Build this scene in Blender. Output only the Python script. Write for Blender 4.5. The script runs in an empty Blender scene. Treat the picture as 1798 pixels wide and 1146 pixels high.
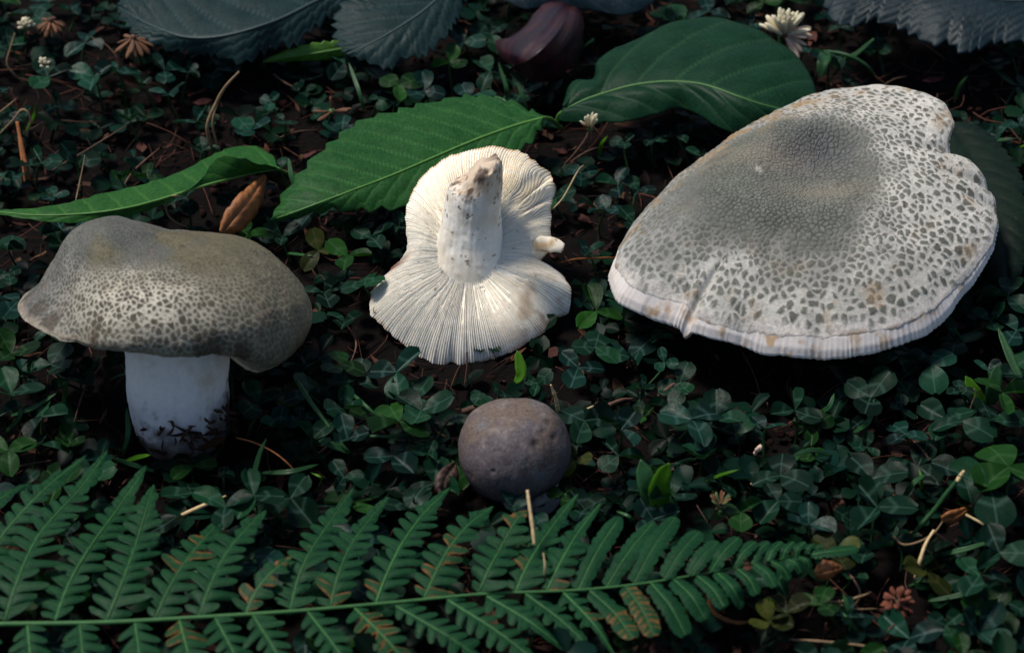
import bpy, math, random
import numpy as np
from mathutils import Vector, Matrix, kdtree

# ------------------------------------------------------------------ camera, sky, sun, exposure
sc = bpy.context.scene
COL = sc.collection
CM = 0.01
PITCH = math.radians(40.0)
DIST = 0.85
FPX = 85.0 / 36.0 * 1798.0
sp, cp = math.sin(PITCH), math.cos(PITCH)
CAM = np.array([0.0, -DIST * cp, DIST * sp])
FWD = np.array([0.0, cp, -sp]); RIGHT = np.array([1.0, 0, 0]); UP = np.array([0.0, sp, cp])

cam_d = bpy.data.cameras.new('camera')
cam = bpy.data.objects.new('camera', cam_d); COL.objects.link(cam)
cam.location = CAM
cam.rotation_euler = (math.pi / 2 - PITCH, 0, 0)
cam_d.lens = 85; cam_d.sensor_width = 36
cam_d.clip_start = 0.02; cam_d.clip_end = 200
cam_d.dof.use_dof = True; cam_d.dof.focus_distance = 0.835; cam_d.dof.aperture_fstop = 14
sc.camera = cam
sc.render.resolution_x = 1024; sc.render.resolution_y = 652

SUN_EL = math.radians(63); SUN_AZ = math.radians(-62)     # azimuth from +y (behind the scene) towards +x
w = bpy.data.worlds.new('World'); sc.world = w; w.use_nodes = True
nt = w.node_tree
bg = nt.nodes['Background']
sky = nt.nodes.new('ShaderNodeTexSky'); sky.sky_type = 'NISHITA'; sky.sun_disc = False
sky.sun_elevation = SUN_EL; sky.sun_rotation = SUN_AZ
nt.links.new(sky.outputs[0], bg.inputs[0]); bg.inputs[1].default_value = 0.07
sd = bpy.data.lights.new('sun', 'SUN'); sd.energy = 2.7; sd.angle = math.radians(13); sd.color = (1.0, 0.955, 0.885)
so = bpy.data.objects.new('sun', sd); COL.objects.link(so)
sdir = Vector((math.sin(SUN_AZ) * math.cos(SUN_EL), math.cos(SUN_AZ) * math.cos(SUN_EL), math.sin(SUN_EL)))
so.rotation_euler = sdir.to_track_quat('Z', 'Y').to_euler(); so.location = sdir * 3
sc.view_settings.view_transform = 'Standard'; sc.view_settings.look = 'None'
sc.view_settings.gamma = 1.0; sc.view_settings.exposure = 0.6; sc.view_settings.use_curve_mapping = False

rng = np.random.default_rng(7); random.seed(7)

# ------------------------------------------------------------------ helpers
def at(px, py, zcm=0.0):
    """point of the plane z = zcm seen at photo pixel (px, py)"""
    d = FWD * FPX + RIGHT * (px - 899.0) + UP * (573.0 - py)
    k = (zcm * CM - CAM[2]) / d[2]
    return CAM + d * k

def on_plane(px, py, o, n):
    d = FWD * FPX + RIGHT * (px - 899.0) + UP * (573.0 - py)
    k = np.dot(o - CAM, n) / np.dot(d, n)
    return CAM + d * k

def to_px(p):
    p = np.asarray(p) - CAM
    f = p @ FWD
    return 899 + FPX * (p @ RIGHT) / f, 573 - FPX * (p @ UP) / f

def vnoise(p, seed=0):
    p = np.asarray(p, dtype=np.float64)
    i = np.floor(p).astype(np.int64); f = p - i
    u = f * f * (3 - 2 * f)
    def h(ix, iy, iz):
        n = (ix * 374761393 + iy * 668265263 + iz * 2147483647 + seed * 974711) & 0x7fffffff
        n = ((n ^ (n >> 13)) * 1274126177) & 0x7fffffff
        n = ((n ^ (n >> 16)) * 668265263) & 0x7fffffff
        return ((n ^ (n >> 15)) & 0xffff) / 65535.0
    r = 0
    for dx in (0, 1):
        for dy in (0, 1):
            for dz in (0, 1):
                wgt = (u[:, 0] if dx else 1 - u[:, 0]) * (u[:, 1] if dy else 1 - u[:, 1]) * (u[:, 2] if dz else 1 - u[:, 2])
                r = r + wgt * h(i[:, 0] + dx, i[:, 1] + dy, i[:, 2] + dz)
    return r * 2 - 1

def fbm(p, seed=0, oct=4):
    p = np.asarray(p, dtype=np.float64); r = 0; a = 0.5; tot = 0
    for k in range(oct):
        r = r + a * vnoise(p * (2.03 ** k) + 17.3 * k, seed + k); tot += a; a *= 0.55
    return r / tot

def sstep(a, b, x):
    t = np.clip((x - a) / (b - a), 0, 1); return t * t * (3 - 2 * t)

def mixc(a, b, t):
    return a * (1 - t[:, None]) + b * t[:, None]

def catmull(pts, n, closed=False, by_len=True):
    P = np.asarray(pts, dtype=np.float64)
    if closed: Q = np.vstack([P[-1], P, P[0], P[1]])
    else: Q = np.vstack([2 * P[0] - P[1], P, 2 * P[-1] - P[-2]])
    segs = len(Q) - 3
    dense = []
    K = 24
    for i in range(segs):
        p0, p1, p2, p3 = Q[i:i + 4]
        for k in range(K):
            t = k / K
            dense.append(0.5 * ((2 * p1) + (-p0 + p2) * t + (2 * p0 - 5 * p1 + 4 * p2 - p3) * t * t + (-p0 + 3 * p1 - 3 * p2 + p3) * t ** 3))
    if not closed: dense.append(Q[-2])
    D = np.array(dense)
    if by_len:
        L = np.concatenate([[0], np.cumsum(np.linalg.norm(np.diff(D, axis=0), axis=1))]); L /= max(L[-1], 1e-9)
    else: L = np.linspace(0, 1, len(D))
    s = np.linspace(0, 1, n)
    return np.stack([np.interp(s, L, D[:, k]) for k in range(D.shape[1])], 1)

def make_mesh(name, V, quads=None, tris=None, smooth=True, attrs=None, col=None):
    me = bpy.data.meshes.new(name)
    V = np.asarray(V, dtype=np.float32)
    me.vertices.add(len(V)); me.vertices.foreach_set('co', V.ravel())
    loops = []; starts = []; tot = []
    c = 0
    if quads is not None and len(quads):
        q = np.asarray(quads, dtype=np.int32); loops.append(q.ravel()); starts.append(c + 4 * np.arange(len(q))); tot.append(np.full(len(q), 4)); c += q.size
    if tris is not None and len(tris):
        q = np.asarray(tris, dtype=np.int32); loops.append(q.ravel()); starts.append(c + 3 * np.arange(len(q))); tot.append(np.full(len(q), 3)); c += q.size
    loops = np.concatenate(loops).astype(np.int32); starts = np.concatenate(starts).astype(np.int32); tot = np.concatenate(tot).astype(np.int32)
    me.loops.add(len(loops)); me.loops.foreach_set('vertex_index', loops)
    me.polygons.add(len(starts)); me.polygons.foreach_set('loop_start', starts)
    try: me.polygons.foreach_set('loop_total', tot)
    except Exception: pass
    me.update(calc_edges=True); me.validate()
    if smooth: me.polygons.foreach_set('use_smooth', np.ones(len(me.polygons), dtype=bool))
    if attrs:
        for k, a in attrs.items():
            at_ = me.attributes.new(k, 'FLOAT', 'POINT'); at_.data.foreach_set('value', np.asarray(a, dtype=np.float32))
    if col is not None:
        ca = me.attributes.new('Col', 'FLOAT_COLOR', 'POINT')
        ca.data.foreach_set('color', np.hstack([np.clip(col, 0, 1), np.ones((len(col), 1))]).astype(np.float32).ravel())
    return me

def link(name, me, mat=None, parent=None):
    o = bpy.data.objects.new(name, me); COL.objects.link(o)
    if mat is not None and me is not None and not me.materials: me.materials.append(mat)
    if parent is not None: o.parent = parent
    return o

def tag(o, label=None, cat=None, group=None, kind=None):
    if label: o['label'] = label
    if cat: o['category'] = cat
    if group: o['group'] = group
    if kind: o['kind'] = kind
    return o

def empty(name, loc, label, cat, group=None):
    o = bpy.data.objects.new(name, None); COL.objects.link(o); o.location = Vector(loc); o.empty_display_size = 0.01
    return tag(o, label, cat, group)

def grid_quads(n, m, wrap=False):
    """n rows, m columns; wrap closes the rows"""
    i, j = np.meshgrid(np.arange(n if wrap else n - 1), np.arange(m - 1), indexing='ij')
    i = i.ravel(); j = j.ravel(); i2 = (i + 1) % n
    return np.stack([i * m + j, i2 * m + j, i2 * m + j + 1, i * m + j + 1], 1)

def tube_np(P, R, k=6, cap=True):
    P = np.asarray(P, float); n = len(P); R = np.broadcast_to(np.asarray(R, float), (n,))
    T = np.gradient(P, axis=0); T /= np.linalg.norm(T, axis=1)[:, None] + 1e-12
    a = np.array([0.31, 0.2, 0.93]); 
    if abs(T[0] @ a) > 0.9: a = np.array([1.0, 0, 0])
    N = np.zeros_like(P); v = a - T[0] * (a @ T[0]); N[0] = v / np.linalg.norm(v)
    for i in range(1, n):
        v = N[i - 1] - T[i] * (N[i - 1] @ T[i]); N[i] = v / (np.linalg.norm(v) + 1e-12)
    B = np.cross(T, N)
    ang = np.arange(k) * 2 * math.pi / k
    V = P[:, None, :] + R[:, None, None] * (np.cos(ang)[None, :, None] * N[:, None, :] + np.sin(ang)[None, :, None] * B[:, None, :])
    V = V.reshape(-1, 3)
    i, j = np.meshgrid(np.arange(n - 1), np.arange(k), indexing='ij'); i = i.ravel(); j = j.ravel(); j2 = (j + 1) % k
    Q = np.stack([i * k + j, i * k + j2, (i + 1) * k + j2, (i + 1) * k + j], 1)
    Tr = []
    if cap:
        V = np.vstack([V, P[0], P[-1]])
        for j in range(k):
            Tr.append((n * k, (j + 1) % k, j)); Tr.append((n * k + 1, (n - 1) * k + j, (n - 1) * k + (j + 1) % k))
    return V, Q, np.array(Tr, dtype=int).reshape(-1, 3)

class Bag:
    """collects pieces into one mesh"""
    def __init__(s): s.V = []; s.Q = []; s.T = []; s.C = []; s.n = 0
    def add(s, V, Q=None, T=None, col=None):
        s.V.append(np.asarray(V))
        if Q is not None and len(Q): s.Q.append(np.asarray(Q) + s.n)
        if T is not None and len(T): s.T.append(np.asarray(T) + s.n)
        if col is not None: s.C.append(np.broadcast_to(np.asarray(col, float), (len(V), 3)))
        s.n += len(V)
    def mesh(s, name):
        return make_mesh(name, np.vstack(s.V), np.vstack(s.Q) if s.Q else None, np.vstack(s.T) if s.T else None, col=np.vstack(s.C) if s.C else None)

# ------------------------------------------------------------------ materials
def new_mat(name):
    m = bpy.data.materials.new(name); m.use_nodes = True
    nt = m.node_tree; nt.nodes.clear()
    return m, nt

def N(nt, t, **kw):
    n = nt.nodes.new(t)
    for k, v in kw.items(): setattr(n, k, v)
    return n

def ramp(nt, stops, src):
    r = nt.nodes.new('ShaderNodeValToRGB'); e = r.color_ramp.elements
    while len(e) < len(stops): e.new(0.5)
    for i, (p, c) in enumerate(stops):
        e[i].position = p; e[i].color = (*c, 1) if len(c) == 3 else c
    nt.links.new(src, r.inputs[0]); return r

def mixn(nt, fac, a, b, mode='MIX'):
    m = nt.nodes.new('ShaderNodeMix'); m.data_type = 'RGBA'; m.blend_type = mode
    for inp, v in ((m.inputs[0], fac), (m.inputs[6], a), (m.inputs[7], b)):
        if hasattr(v, 'is_linked'): nt.links.new(v, inp)
        elif isinstance(v, (int, float)): inp.default_value = v
        else: inp.default_value = (*v, 1)
    return m.outputs[2]

def mathn(nt, op, a, b=None, clamp=False):
    m = nt.nodes.new('ShaderNodeMath'); m.operation = op; m.use_clamp = clamp
    for i, v in enumerate((a, b)):
        if v is None: continue
        if hasattr(v, 'is_linked'): nt.links.new(v, m.inputs[i])
        else: m.inputs[i].default_value = v
    return m.outputs[0]

def noise(nt, scale, detail=4, rough=0.6, vec=None, dist=0.0):
    n = nt.nodes.new('ShaderNodeTexNoise'); n.inputs['Scale'].default_value = scale
    n.inputs['Detail'].default_value = detail; n.inputs['Roughness'].default_value = rough; n.inputs['Distortion'].default_value = dist
    if vec is not None: nt.links.new(vec, n.inputs['Vector'])
    return n.outputs['Fac']

def finish(nt, color, rough=0.5, spec=0.5, trans=0.0, transcol=None, bump=None, bstr=0.2, bdist=0.0005, sss=0.0):
    out = N(nt, 'ShaderNodeOutputMaterial'); p = N(nt, 'ShaderNodeBsdfPrincipled')
    if hasattr(color, 'is_linked'): nt.links.new(color, p.inputs['Base Color'])
    else: p.inputs['Base Color'].default_value = (*color, 1)
    if hasattr(rough, 'is_linked'): nt.links.new(rough, p.inputs['Roughness'])
    else: p.inputs['Roughness'].default_value = rough
    p.inputs['Specular IOR Level'].default_value = spec
    if sss > 0:
        p.inputs['Subsurface Weight'].default_value = sss; p.inputs['Subsurface Radius'].default_value = (1, 0.7, 0.5); p.inputs['Subsurface Scale'].default_value = 0.002
    if bump is not None:
        b = N(nt, 'ShaderNodeBump'); b.inputs['Strength'].default_value = bstr; b.inputs['Distance'].default_value = bdist
        nt.links.new(bump, b.inputs['Height']); nt.links.new(b.outputs[0], p.inputs['Normal'])
    if trans > 0:
        t = N(nt, 'ShaderNodeBsdfTranslucent'); mx = N(nt, 'ShaderNodeMixShader'); mx.inputs[0].default_value = trans
        c = transcol if transcol is not None else color
        if hasattr(c, 'is_linked'): nt.links.new(c, t.inputs['Color'])
        else: t.inputs['Color'].default_value = (*c, 1)
        nt.links.new(p.outputs[0], mx.inputs[1]); nt.links.new(t.outputs[0], mx.inputs[2]); nt.links.new(mx.outputs[0], out.inputs[0])
    else: nt.links.new(p.outputs[0], out.inputs[0])

def attr(nt, name):
    a = N(nt, 'ShaderNodeAttribute', attribute_name=name); return a

def mat_col(name, rough=0.7, spec=0.3, nscale=900, namt=0.3, bstr=0.3, sss=0.0, bscale=None, gain=1.0):
    """colour from the Col attribute with fine noise"""
    m, nt = new_mat(name)
    tc = N(nt, 'ShaderNodeTexCoord').outputs['Object']
    c = attr(nt, 'Col').outputs['Color']
    n1 = noise(nt, nscale, 5, 0.65, tc)
    r = ramp(nt, [(0.25, (gain * (1 - namt),) * 3), (0.75, (gain * (1 + namt),) * 3)], n1)
    c2 = mixn(nt, 1.0, c, r.outputs[0], 'MULTIPLY')
    finish(nt, c2, rough, spec, bump=noise(nt, bscale or nscale * 1.4, 4, 0.6, tc), bstr=bstr, bdist=0.0004, sss=sss)
    return m

def mat_leaf(name, c1, c2, veinc, rough=0.45, spec=0.5, trans=0.25, back=None, brownc=(0.12, 0.05, 0.02), nsc=90, veinamt=0.6):
    m, nt = new_mat(name)
    tc = N(nt, 'ShaderNodeTexCoord').outputs['Object']
    n1 = noise(nt, nsc, 5, 0.6, tc); n2 = noise(nt, nsc * 9, 3, 0.6, tc)
    base = ramp(nt, [(0.3, c1), (0.7, c2)], n1).outputs[0]
    base = mixn(nt, 1.0, base, ramp(nt, [(0.2, (0.62,) * 3), (0.8, (1.38,) * 3)], n2).outputs[0], 'MULTIPLY')
    v = attr(nt, 'vein').outputs['Fac']
    base = mixn(nt, mathn(nt, 'MULTIPLY', v, veinamt), base, veinc)
    vo = N(nt, 'ShaderNodeTexVoronoi'); vo.feature = 'DISTANCE_TO_EDGE'; vo.inputs['Scale'].default_value = nsc * 6.5; nt.links.new(tc, vo.inputs['Vector'])
    net = ramp(nt, [(0.0, (1, 1, 1)), (0.09, (0, 0, 0))], vo.outputs['Distance']).outputs[0]
    base = mixn(nt, mathn(nt, 'MULTIPLY', net, 0.16), base, veinc)
    spk = ramp(nt, [(0.68, (0, 0, 0)), (0.74, (1, 1, 1))], noise(nt, nsc * 3.3, 3, 0.7, tc)).outputs[0]
    base = mixn(nt, mathn(nt, 'MULTIPLY', spk, 0.5), base, mixn(nt, 0.5, brownc, veinc))
    b = attr(nt, 'brown').outputs['Fac']
    bb = mathn(nt, 'MULTIPLY', b, ramp(nt, [(0.35, (0.2,) * 3), (0.6, (1,) * 3)], noise(nt, nsc * 5, 3, 0.6, tc)).outputs[0], True)
    base = mixn(nt, bb, base, brownc)
    if back is not None:
        g = N(nt, 'ShaderNodeNewGeometry').outputs['Backfacing']
        base = mixn(nt, mathn(nt, 'MULTIPLY', g, 1.0), base, back)
    rr = ramp(nt, [(0.3, (rough - 0.08,) * 3), (0.7, (rough + 0.1,) * 3)], n1).outputs[0]
    finish(nt, base, rr, spec, trans, mixn(nt, 1.0, base, (1.5, 1.5, 0.7), 'MULTIPLY'), bump=n2, bstr=0.25, bdist=0.0004)
    return m

def mat_simple(name, c1, c2, scale=200, rough=0.7, spec=0.3, trans=0.0, bstr=0.4):
    m, nt = new_mat(name)
    tc = N(nt, 'ShaderNodeTexCoord').outputs['Object']
    n1 = noise(nt, scale, 5, 0.65, tc)
    ri = N(nt, 'ShaderNodeObjectInfo').outputs['Random']
    c = ramp(nt, [(0.3, c1), (0.7, c2)], n1).outputs[0]
    c = mixn(nt, 1.0, c, ramp(nt, [(0, (0.7, 0.7, 0.7)), (1, (1.25, 1.2, 1.15))], ri).outputs[0], 'MULTIPLY')
    finish(nt, c, rough, spec, trans, bump=n1, bstr=bstr, bdist=0.0004)
    return m

def mat_clover(name, c1, c2, mark, trans=0.2, rough=0.42):
    """local leaflet coordinates: y runs from 0 at the stalk to 1 at the tip"""
    m, nt = new_mat(name)
    tc = N(nt, 'ShaderNodeTexCoord').outputs['Object']
    sx = N(nt, 'ShaderNodeSeparateXYZ'); nt.links.new(tc, sx.inputs[0])
    ri = N(nt, 'ShaderNodeObjectInfo').outputs['Random']
    n1 = noise(nt, 3.0, 4, 0.6, tc)
    base = ramp(nt, [(0.3, c1), (0.7, c2)], n1).outputs[0]
    base = mixn(nt, 1.0, base, ramp(nt, [(0, (0.16, 0.20, 0.24)), (0.4, (0.42, 0.48, 0.54)), (0.8, (0.75, 0.77, 0.78)), (1, (1.5, 1.4, 1.1))], ri).outputs[0], 'MULTIPLY')  # random gain per leaflet paints in light: dim bluish shaded, bright warm lit
    ax = mathn(nt, 'ABSOLUTE', sx.outputs[0])
    # pale chevron band
    d = mathn(nt, 'SUBTRACT', sx.outputs[1], mathn(nt, 'SUBTRACT', 0.56, mathn(nt, 'MULTIPLY', ax, 0.62)))
    d = mathn(nt, 'ADD', d, mathn(nt, 'MULTIPLY', mathn(nt, 'SUBTRACT', n1, 0.5), 0.25))
    band = ramp(nt, [(0.0, (0, 0, 0)), (0.35, (0, 0, 0)), (0.47, (1, 1, 1)), (0.56, (0, 0, 0)), (1.0, (0, 0, 0))], mathn(nt, 'ADD', mathn(nt, 'MULTIPLY', d, 1.0), 0.5)).outputs[0]
    base = mixn(nt, mathn(nt, 'MULTIPLY', band, 0.26), base, mark)
    # midrib and fine side veins
    mid = ramp(nt, [(0.0, (1, 1, 1)), (0.035, (0, 0, 0))], ax).outputs[0]
    base = mixn(nt, mathn(nt, 'MULTIPLY', mid, 0.4), base, mark)
    wv = mathn(nt, 'SINE', mathn(nt, 'MULTIPLY', mathn(nt, 'SUBTRACT', sx.outputs[1], mathn(nt, 'MULTIPLY', ax, 0.7)), 58.0))
    base = mixn(nt, mathn(nt, 'MULTIPLY', mathn(nt, 'ADD', wv, 1.0), 0.012), base, mark)
    bn = noise(nt, 2.2, 5, 0.7, tc)
    rr = ramp(nt, [(0.3, (rough - 0.07,) * 3), (0.7, (rough + 0.1,) * 3)], noise(nt, 8, 3, 0.6, tc)).outputs[0]
    finish(nt, base, rr, 0.09, trans, mixn(nt, 1.0, base, (1.6, 1.6, 0.7), 'MULTIPLY'), bump=mathn(nt, 'ADD', mathn(nt, 'MULTIPLY', wv, 0.07), noise(nt, 14, 3, 0.6, tc)), bstr=0.2, bdist=0.0004)
    return m

M = {}
M['cap'] = mat_col('cap_skin', rough=0.72, spec=0.25, nscale=1100, namt=0.30, bstr=0.5, gain=0.66)
M['cap_button'] = mat_col('cap_skin_button', rough=0.66, spec=0.25, nscale=900, namt=0.5, bstr=0.5, gain=0.74)
M['flesh'] = mat_col('mushroom_flesh', rough=0.7, spec=0.25, nscale=700, namt=0.08, bstr=0.2, sss=0.25)
M['leaf_a'] = mat_leaf('chestnut_leaf', (0.010, 0.056, 0.013), (0.021, 0.088, 0.021), (0.08, 0.21, 0.06), rough=0.5, trans=0.22, spec=0.08)
M['leaf_b'] = mat_leaf('long_leaf', (0.014, 0.072, 0.014), (0.025, 0.10, 0.02), (0.08, 0.2, 0.04), rough=0.5, trans=0.22, back=(0.04, 0.1, 0.006), spec=0.08)
M['leaf_c'] = mat_leaf('dark_leaf', (0.003, 0.022, 0.010), (0.006, 0.034, 0.015), (0.03, 0.08, 0.032), rough=0.45, trans=0.15, spec=0.08)
M['leaf_grey'] = mat_leaf('grey_leaf', (0.0035, 0.015, 0.015), (0.010, 0.026, 0.027), (0.03, 0.052, 0.052), rough=0.5, trans=0.05, nsc=60, veinamt=0.8, spec=0.1)
M['leaf_slate'] = mat_leaf('slate_leaf', (0.003, 0.010, 0.014), (0.007, 0.018, 0.025), (0.028, 0.045, 0.052), rough=0.45, trans=0.04, nsc=60, veinamt=0.4, spec=0.12)
M['leaf_dark'] = mat_leaf('very_dark_leaf', (0.002, 0.007, 0.004), (0.004, 0.012, 0.007), (0.008, 0.02, 0.009), rough=0.6, trans=0.05, spec=0.1)  # very dark green blade
M['leaf_bright'] = mat_leaf('bright_leaf', (0.05, 0.16, 0.01), (0.08, 0.22, 0.015), (0.16, 0.3, 0.05), rough=0.45, trans=0.3)
M['petal'] = mat_leaf('purple_petal', (0.018, 0.005, 0.010), (0.045, 0.010, 0.010), (0.006, 0.003, 0.008), rough=0.42, trans=0.08, nsc=130, veinamt=0.7, spec=0.3)
M['fern'] = mat_leaf('fern_blade', (0.0045, 0.032, 0.013), (0.009, 0.050, 0.019), (0.032, 0.095, 0.03), rough=0.5, trans=0.2, spec=0.08, brownc=(0.26, 0.10, 0.03), nsc=120, veinamt=0.55)
M['rachis'] = mat_simple('fern_stalk', (0.028, 0.11, 0.03), (0.05, 0.16, 0.04), 250, 0.5)
M['midrib'] = mat_simple('midrib_green', (0.05, 0.14, 0.025), (0.08, 0.2, 0.04), 300, 0.5)
M['midrib_grey'] = mat_simple('midrib_grey', (0.03, 0.05, 0.05), (0.05, 0.075, 0.075), 300, 0.5)
M['clover'] = mat_clover('clover_green', (0.003, 0.024, 0.011), (0.007, 0.040, 0.017), (0.07, 0.14, 0.11))
M['clover_blue'] = mat_clover('clover_bluish', (0.004, 0.028, 0.018), (0.008, 0.042, 0.026), (0.08, 0.16, 0.14), rough=0.36)
M['clover_fresh'] = mat_clover('clover_fresh', (0.007, 0.040, 0.006), (0.013, 0.056, 0.009), (0.06, 0.13, 0.045), trans=0.25)
M['clover_yellow'] = mat_clover('clover_yellowing', (0.022, 0.045, 0.006), (0.055, 0.05, 0.009), (0.09, 0.08, 0.035), trans=0.2)
M['stalk'] = mat_simple('clover_stalk', (0.012, 0.045, 0.012), (0.025, 0.075, 0.02), 300, 0.5)
M['grass'] = mat_simple('grass_blade', (0.014, 0.06, 0.018), (0.028, 0.10, 0.03), 300, 0.45, trans=0.2)
M['bright'] = mat_simple('bright_blade', (0.05, 0.17, 0.006), (0.08, 0.23, 0.01), 200, 0.45, trans=0.3)
M['straw'] = mat_simple('dry_straw', (0.42, 0.29, 0.13), (0.62, 0.48, 0.27), 500, 0.6)
M['tan'] = mat_simple('tan_stalk', (0.14, 0.09, 0.045), (0.25, 0.17, 0.09), 500, 0.7)
M['rust'] = mat_simple('rust_needle', (0.16, 0.055, 0.015), (0.28, 0.1, 0.03), 500, 0.6)
M['twig'] = mat_simple('brown_twig', (0.06, 0.03, 0.02), (0.12, 0.065, 0.045), 500, 0.8)
M['dead'] = mat_leaf('dead_leaf', (0.16, 0.05, 0.010), (0.36, 0.13, 0.03), (0.05, 0.02, 0.01), rough=0.6, trans=0.1, nsc=250)
M['dead_dark'] = mat_leaf('dead_leaf_dark', (0.03, 0.014, 0.01), (0.075, 0.035, 0.022), (0.02, 0.01, 0.01), rough=0.6, trans=0.08, nsc=250)
M['floret'] = mat_simple('white_floret', (0.55, 0.5, 0.33), (0.75, 0.7, 0.52), 400, 0.55, trans=0.2, bstr=0.2)
M['floret_pink'] = mat_simple('pink_floret', (0.5, 0.36, 0.26), (0.68, 0.52, 0.4), 400, 0.55, trans=0.2, bstr=0.2)
M['floret_brown'] = mat_simple('brown_floret', (0.1, 0.045, 0.02), (0.2, 0.09, 0.045), 500, 0.7)
M['floret_red'] = mat_simple('red_brown_floret', (0.08, 0.02, 0.01), (0.16, 0.05, 0.025), 500, 0.7)
M['floret_green'] = mat_simple('green_floret', (0.06, 0.1, 0.03), (0.12, 0.16, 0.06), 500, 0.6)
M['crumb'] = mat_col('soil_crumbs', rough=0.95, spec=0.1, nscale=900, namt=0.4, bstr=0.6)
M['litter'] = mat_col('litter_fibres', rough=0.8, spec=0.2, nscale=700, namt=0.3, bstr=0.3)

# soil
def soil_mat():
    m, nt = new_mat('soil')
    tc = N(nt, 'ShaderNodeTexCoord').outputs['Object']
    n1 = noise(nt, 60, 8, 0.7, tc); n2 = noise(nt, 420, 6, 0.7, tc, 1.0)
    c = ramp(nt, [(0.3, (0.002, 0.001, 0.0008)), (0.6, (0.0045, 0.0018, 0.0014)), (0.8, (0.012, 0.0045, 0.003))], n2).outputs[0]
    c = mixn(nt, 1.0, c, ramp(nt, [(0.3, (0.6,) * 3), (0.7, (1.3,) * 3)], n1).outputs[0], 'MULTIPLY')
    finish(nt, c, 0.95, 0.15, bump=n2, bstr=0.9, bdist=0.003)
    return m
M['soil'] = soil_mat()

# ------------------------------------------------------------------ ground: one sheet, fine in the middle, out to the horizon
def ground_h(x, y):
    p = np.stack([np.asarray(x, float), np.asarray(y, float), np.zeros(np.shape(x))], 1)
    near = np.exp(-(p[:, 0] ** 2 + p[:, 1] ** 2) / 0.5)
    return (fbm(p * 14, 3, 3) * 0.005 + fbm(p * 90, 5, 3) * 0.0022) * near - 0.001 + fbm(p * 0.5, 9, 3) * 0.12 * (1 - near)

a = np.linspace(-1, 1, 300)
g = np.sign(a) * (0.45 * np.abs(a) + 60 * np.abs(a) ** 9)
gx, gy = np.meshgrid(g, g, indexing='ij')
gv = np.stack([gx.ravel(), gy.ravel(), ground_h(gx.ravel(), gy.ravel())], 1)
ground = link('ground', make_mesh('ground', gv, grid_quads(300, 300)), M['soil'])
tag(ground, 'dark brown soil with fine roots between the clover', 'ground', kind='structure')

def gz(p): return float(ground_h(np.array([p[0]]), np.array([p[1]]))[0])

# ------------------------------------------------------------------ mushrooms
def polar_verts(C, F, th, r, z):
    X, Y, Z = F
    c = np.cos(th)[:, None]; s = np.sin(th)[:, None]
    return C + CM * ((r * c)[..., None] * X + (r * s)[..., None] * Y + z[..., None] * Z)     # (n, m, 3)

def grid_normals(P, wrap=True):
    if wrap: du = np.roll(P, -1, 0) - np.roll(P, 1, 0)
    else: du = np.gradient(P, axis=0)
    dv = np.gradient(P, axis=1)
    n = np.cross(dv, du); L = np.linalg.norm(n, axis=2, keepdims=True)
    return n / (L + 1e-15)

def seeds_2d(spacing, R, count, seed):
    r_ = np.random.default_rng(seed); acc = np.zeros((0, 2)); buf = []
    A = np.empty((6000, 2)); n = 0
    for k in range(count):
        p = (r_.random(2) * 2 - 1) * R
        s = spacing(p[0], p[1])
        if s <= 0: continue
        if n and np.min((A[:n, 0] - p[0]) ** 2 + (A[:n, 1] - p[1]) ** 2) < s * s: continue
        A[n] = p; n += 1
        if n >= 6000: break
    return A[:n].copy()

def voronoi(xy, S):
    kd = kdtree.KDTree(len(S))
    for i, s in enumerate(S): kd.insert((s[0], s[1], 0), i)
    kd.balance()
    N_ = len(xy); d1 = np.empty(N_); d2 = np.empty(N_); idx = np.empty(N_, int)
    fn = kd.find_n
    for i, (x, y) in enumerate(xy.tolist()):
        q = fn((x, y, 0), 2)
        idx[i] = q[0][1]; d1[i] = q[0][2]; d2[i] = q[1][2]
    return idx, d1, d2

def ring_interp(th, tk, vals, smooth=0):
    o = np.argsort(tk); tk = np.asarray(tk)[o]; vals = np.asarray(vals)[o]
    v = np.interp(th, tk, vals, period=2 * math.pi)
    if smooth:
        k = np.exp(-np.linspace(-2, 2, 2 * smooth + 1) ** 2); k /= k.sum()
        v = np.convolve(np.concatenate([v[-smooth:], v, v[:smooth]]), k, 'valid')
    return v

def gill_wave(th, n, seed=0, sharp=0.6):
    ph = th * n / (2 * math.pi)
    f = ph - np.floor(ph)
    return np.abs(2 * f - 1) ** sharp          # 1 on the blade edge, 0 in the groove

def stem_mesh(P, R, k=140, rough=0.02, seed=0, flute=0.012, colf=None):
    """P (n,3) path in metres, R radii cm"""
    P = np.asarray(P, float); n = len(P)
    V, Q, T = tube_np(P, np.asarray(R) * CM, k, cap=True)
    body = V[:n * k].reshape(n, k, 3); ctr = P[:, None, :]
    d = body - ctr; L = np.linalg.norm(d, axis=2, keepdims=True); u = d / (L + 1e-12)
    q = np.concatenate([u * np.array([1.0, 1.0, 1.0]), ], 2).reshape(-1, 3)
    along = np.repeat(np.linspace(0, 1, n), k)
    nz = fbm(np.stack([q[:, 0] * 2 + along * 2, q[:, 1] * 2, q[:, 2] * 2 + along * 5], 1), seed, 4)
    fl = vnoise(np.stack([q[:, 0] * 14, q[:, 1] * 14, along * 2.5 + q[:, 2]], 1), seed + 5)
    off = (nz * rough + fl * flute) * CM
    body = body + u * off.reshape(n, k, 1)
    V[:n * k] = body.reshape(-1, 3)
    al = np.concatenate([along, [0, 1]])
    qq = np.vstack([q, [0, 0, 0], [0, 0, 0]])
    col = colf(V, al, qq)
    return make_mesh('stem', V, Q, T, col=col)

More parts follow.
